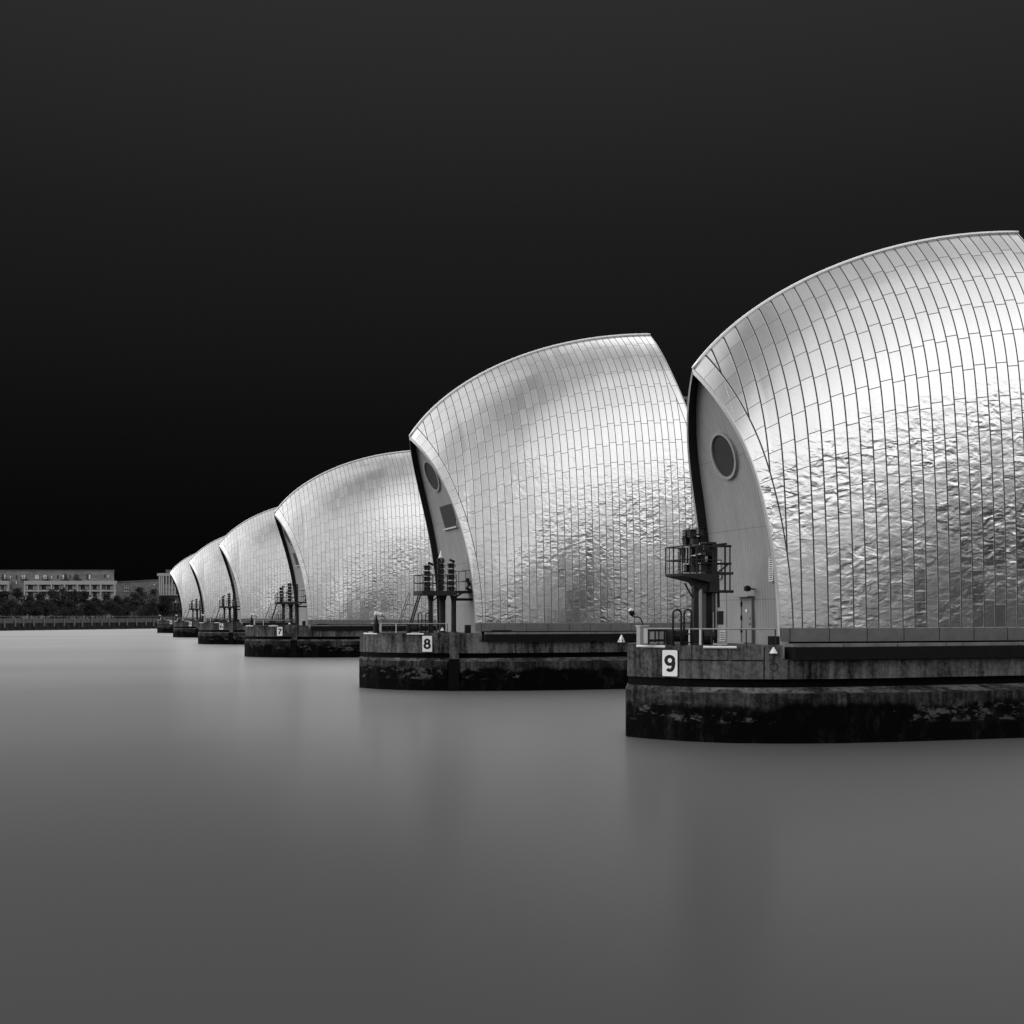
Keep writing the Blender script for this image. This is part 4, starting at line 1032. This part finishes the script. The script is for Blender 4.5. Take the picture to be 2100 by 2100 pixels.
def building_one():
    D = 6.0; b0 = bank(bank_px(118, D), D)
    t = thing('apartment_building', (b0.x, b0.y, 3.3), 'long flat-roofed grey brick apartment block with pale balcony band behind the far trees', 'building')
    o = MB(); sA, sB = bank_px(-160, D), bank_px(233.8, D); zr = bank_z(120, 1170.4, D)
    sBk = bank_px(233.8, D + 16); Pq = [bank(sA, D), bank(sB, D), bank(sBk, D + 16), bank(sA, D + 16)]; o.prism([(p.x, p.y) for p in Pq], 3.3, zr); o.build('wall', 'brick', t)
    o = MB(); Pq = [bank(sA - .2, D - .25), bank(sB + .25, D - .25), bank(sBk + .25, D + 16.2), bank(sA - .2, D + 16.2)]; o.prism([(p.x, p.y) for p in Pq], zr + .003, zr + .35); o.build('roof', 'parapet', t)
    for (c0, c1, pn, bal) in ((20, 64, ('pane', 'curtain'), 1), (236, 282, 'curtain', 1), (384, 430, 'curtain', 0), (472, 518, 'curtain', 1), (684, 730, ('curtain', 'pane'), 1), (815, 862, 'pane', 1), (950, 998, ('pane', 'curtain'), 0)):
        window(t, c0, c1, 150, 206, D, pn)
        if bal:
            o = MB(); a, b = C6(c0 - 14, 178), C6(c1 + 22, 208)
            s0, s1 = bank_px(a[0], D - 1.4), bank_px(b[0], D - 1.4); z0 = bank_z(a[0], C6(0, 210)[1], D - 1.4); z1 = bank_z(a[0], C6(0, 180)[1], D - 1.4)
            slab(o, s0, s1, D - 1.5, D - .001, z0, z0 + .2); slab(o, s0, s1, D - 1.5, D - 1.4, z1 - .1, z1)
            q = s0
            while q < s1: slab(o, q, q + .08, D - 1.5, D - 1.43, z0 + .2, z1 - .1); q += .35
            o.build('balcony', 'pile', t)
    for c0, c1, y0, y1, pn in ((108, 126, 160, 200, 'curtain'), (172, 190, 160, 200, 'pane'), (560, 578, 158, 198, 'curtain'), (627, 643, 155, 198, 'pane'), (765, 778, 152, 192, 'pane'), (1143, 1156, 150, 185, 'pane'), (1183, 1200, 150, 190, 'curtain'), (108, 126, 225, 265, 'curtain'), (172, 190, 222, 262, 'curtain'), (108, 126, 290, 312, 'pane')):
        window(t, c0, c1, y0, y1, D, pn, 0)
    # projecting pale balcony storeys
    for (c0, c1) in ((262, 1268), (-300, 97)):
        o = MB(); a, b = C6(c0, 0)[0], C6(c1, 0)[0]
        for y0, y1 in ((220, 262), (320, 338), (395, 440)):
            px_slab(o, a, b, C6(0, y0)[1], C6(0, y1)[1], D - 2.4, 0, 2.39)
        o.build('balcony_band', 'render', t)
        posts = [p for p in (270, 420, 565, 708, 850, 992, 1108, 1258, 88, -60, -200) if c0 - 1 <= p <= c1 + 1]
        for p in posts:
            o = MB()
            for y0, y1 in ((262.5, 319.5), (338.5, 394.5)): px_slab(o, C6(p - 8, 0)[0], C6(p + 8, 0)[0], C6(0, y0)[1], C6(0, y1)[1], D - 2.4, .02, 1.2)
            o.build('pillar', 'render', t)
    for (c0, c1) in ((285, 410), (435, 552), (580, 695), (728, 838), (868, 978), (1008, 1098), (1160, 1248), (0, 75)):
        for y0, y1 in ((268, 316), (345, 392)): window(t, c0, c1, y0, y1, D, ('curtain', 'pane', 'pane', 'curtain'), 4)
building_one()
def building_two():
    D = 34.0; sA, sB = bank_px(228, D), bank_px(332, D); b0 = bank((sA + sB) / 2, D)
    t = thing('brick_building', (b0.x, b0.y, 3.3), 'lower grey brick building right of the long apartment block', 'building')
    z0, z1 = bank_z(240, 1195.5, D), bank_z(325, 1190, D)
    P = [bank(sA, D), bank(sB, D), bank(sB, D + 18), bank(sA, D + 18)]; zz = (z0, z1, z1, z0)
    o = MB(); o.add([(p.x, p.y, 3.3) for p in P] + [(p.x, p.y, z) for p, z in zip(P, zz)], [(0, 3, 2, 1), (4, 5, 6, 7), (0, 1, 5, 4), (1, 2, 6, 5), (2, 3, 7, 6), (3, 0, 4, 7)]); o.build('wall', 'brick', t)
    Q = [bank(sA, D - .3), bank(sB, D - .3), bank(sB, D + 18.3), bank(sA, D + 18.3)]
    o = MB(); o.add([(p.x, p.y, z + .01) for p, z in zip(Q, zz)] + [(p.x, p.y, z + .5) for p, z in zip(Q, zz)], [(0, 3, 2, 1), (4, 5, 6, 7), (0, 1, 5, 4), (1, 2, 6, 5), (2, 3, 7, 6), (3, 0, 4, 7)]); o.build('roof', 'parapet', t)
    for c in (1368, 1388, 1406):
        for y0, y1 in ((282, 312), (322, 350)): window(t, c, c + 9, y0, y1, D, 'curtain', 0)
    window(t, 1440, 1458, 262, 276, D, 'curtain', 0); window(t, 1686, 1710, 250, 276, D, 'curtain', 1)
building_two()
def building_three():
    D = 10.0; sA, sB = bank_px(325, D), bank_px(385, D); b0 = bank((sA + sB) / 2, D)
    t = thing('glass_fronted_building', (b0.x, b0.y, 3.3), 'pale building with tall white fins beside the farthest hood', 'building')
    zt = bank_z(330, 1177, D); o = MB(); slab(o, sA, sB, D, D + 20, 3.3, zt); o.build('wall', 'parapet', t)
    o = MB(); slab(o, bank_px(340, D + 2), sB - 2, D + 2, D + 14, zt + .003, bank_z(340, 1168, D)); o.build('roof_box', 'parapet', t)
    o = MB(); slab(o, sA - .1, sB + .1, D - 1.6, D + .1, zt - .9, zt + .25)
    slab(o, sA, sB, D - 1.6, D - .001, bank_z(330, 1221, D), bank_z(330, 1219.5, D)); slab(o, sA, sB, D - 1.6, D - .001, bank_z(330, 1237, D), bank_z(330, 1235.5, D)); o.build('canopy', 'render', t)
    for px in (327, 331, 335, 341, 347, 353, 359, 365):
        q = bank_px(px, D - 1.5); o = MB(); slab(o, q - .28, q + .28, D - 1.5, D - .9, bank_z(330, 1219.4, D), zt - .903); o.build('fin', 'render', t)
    for px in (329, 333, 338, 344, 350, 356):
        for y0, y1 in ((1185, 1196), (1198, 1208), (1210, 1218), (1223, 1234)):
            o = MB(); q = bank_px(px, D); slab(o, q - .6, q + .6, D - .08, D - .01, bank_z(330, y1, D), bank_z(330, y0, D)); o.build('pane', 'curtain' if (px + y0) % 3 == 0 else 'pane', t)
building_three()

# ------------------------------------------------------------------ far trees
bank, bank_px, bank_z = _bk
def tree(px, py_top, D, width, label, seed):
    rnd = random.Random(seed); s = bank_px(px, D); b = bank(s, D); h = bank_z(px, py_top, D) - 3.3
    t = thing('tree', (b.x, b.y, 3.3), label, 'tree', 'trees along the far bank')
    o = MB(); lean = rnd.uniform(-.4, .4)
    top = (b.x + lean, b.y, 3.3 + h * .55)
    o.tube([(b.x, b.y, 3.2), (b.x + lean * .4, b.y, 3.3 + h * .25), top], [.32, .24, .12], 7)
    clumps = []
    for k in range(15):
        a = rnd.uniform(0, 2 * math.pi); q = rnd.random() ** .6; zf = rnd.uniform(.22, .90)
        prof = math.sin(min(1, zf * 1.15 + .1) * math.pi) ** .5 if zf > .5 else .95
        c = Vector((b.x + lean + math.cos(a) * q * width * .5 * prof, b.y + math.sin(a) * q * width * .4 * prof, 3.3 + h * zf))
        clumps.append((c, rnd.uniform(.13, .22) * width))
        if k % 3 == 0: o.tube([(b.x + lean * .5, b.y, 3.3 + h * rnd.uniform(.2, .4)), tuple(c)], [.12, .03], 5)
    clumps.append((Vector((b.x + lean, b.y, 3.3 + h * .88)), .13 * width))
    o.build('trunk', 'bark', t)
    o = MB(); vs = []; fs = []
    for c, r in clumps:
        for k in range(105):
            d = Vector((rnd.gauss(0, 1), rnd.gauss(0, 1), rnd.gauss(0, 1))).normalized() * r * rnd.uniform(.35, 1.15)
            d.z *= .8; p = c + d
            if p.z > 3.3 + h: p.z = 3.3 + h - rnd.random() * .4
            u = Vector((rnd.gauss(0, 1), rnd.gauss(0, 1), rnd.gauss(0, 1))).normalized(); w = u.orthogonal().normalized(); e = rnd.uniform(.18, .42)
            i = len(vs); vs += [p + u * e, p + w * e * .7, p - u * e, p - w * e * .7]; fs.append((i, i + 1, i + 2, i + 3))
    o.add(vs, fs); o.build('crown', 'leaf', t)
T = [(60, 325, 12, 12, 'bushy dark tree at the left picture edge, first of the row on the far bank'), (190, 288, 15, 11, 'tall round-topped tree under the gap between the two pale balcony bands'),
     (-60, 330, 14, 12, 'dark tree partly cut by the left picture edge'), (320, 372, 12, 9, 'low dark tree just right of the tall round-topped one'), (425, 350, 14, 10, 'dark tree under the left end of the long pale balcony band'),
     (560, 312, 16, 12, 'broad dark tree under the middle of the balcony band, left of the tallest'), (690, 290, 16, 11, 'tallest tree in front of the middle of the apartment block'), (835, 305, 15, 12, 'dense dark tree right of the tallest one before the apartment block'),
     (945, 325, 14, 10, 'dark tree in front of the right third of the apartment block'), (1050, 392, 12, 9, 'low bush-like tree before the right end of the apartment block'), (1160, 362, 14, 10, 'dark tree below the right corner of the apartment block'),
     (1285, 375, 13, 11, 'wide low tree in front of the lower brick building, left part'), (1400, 392, 12, 10, 'low dark tree in front of the lower brick building, middle'), (1545, 272, 17, 11, 'tall spreading tree before the right end of the lower brick building'),
     (1700, 292, 14, 12, 'large dark tree left of the white-finned building'), (1800, 385, 10, 9, 'dark tree at the foot of the white-finned building'), (1870, 400, 9, 9, 'rightmost dark tree, beside pier 4'),
     (130, 440, 5, 10, 'low rounded bush in front of the leftmost trees by the river railing'), (500, 430, 5, 11, 'low rounded bush behind the river railing under the balcony band'), (760, 440, 5, 11, 'low spreading bush behind the railing in the middle of the bank'),
     (1000, 445, 5, 11, 'low dark bush behind the railing right of the middle of the bank'), (1230, 440, 5, 11, 'low dark bush below the lower brick building'), (1480, 440, 5, 11, 'low dark bush below the tall spreading tree'), (1680, 450, 5, 10, 'low dark bush behind the railing nearest pier 4'), (320, 450, 5, 10, 'low dark bush between the two left rounded bushes')]
for i, (cx, cy, D, w, lab) in enumerate(T):
    q = C6(cx, cy); tree(q[0], q[1], D, w, lab, 100 + i)
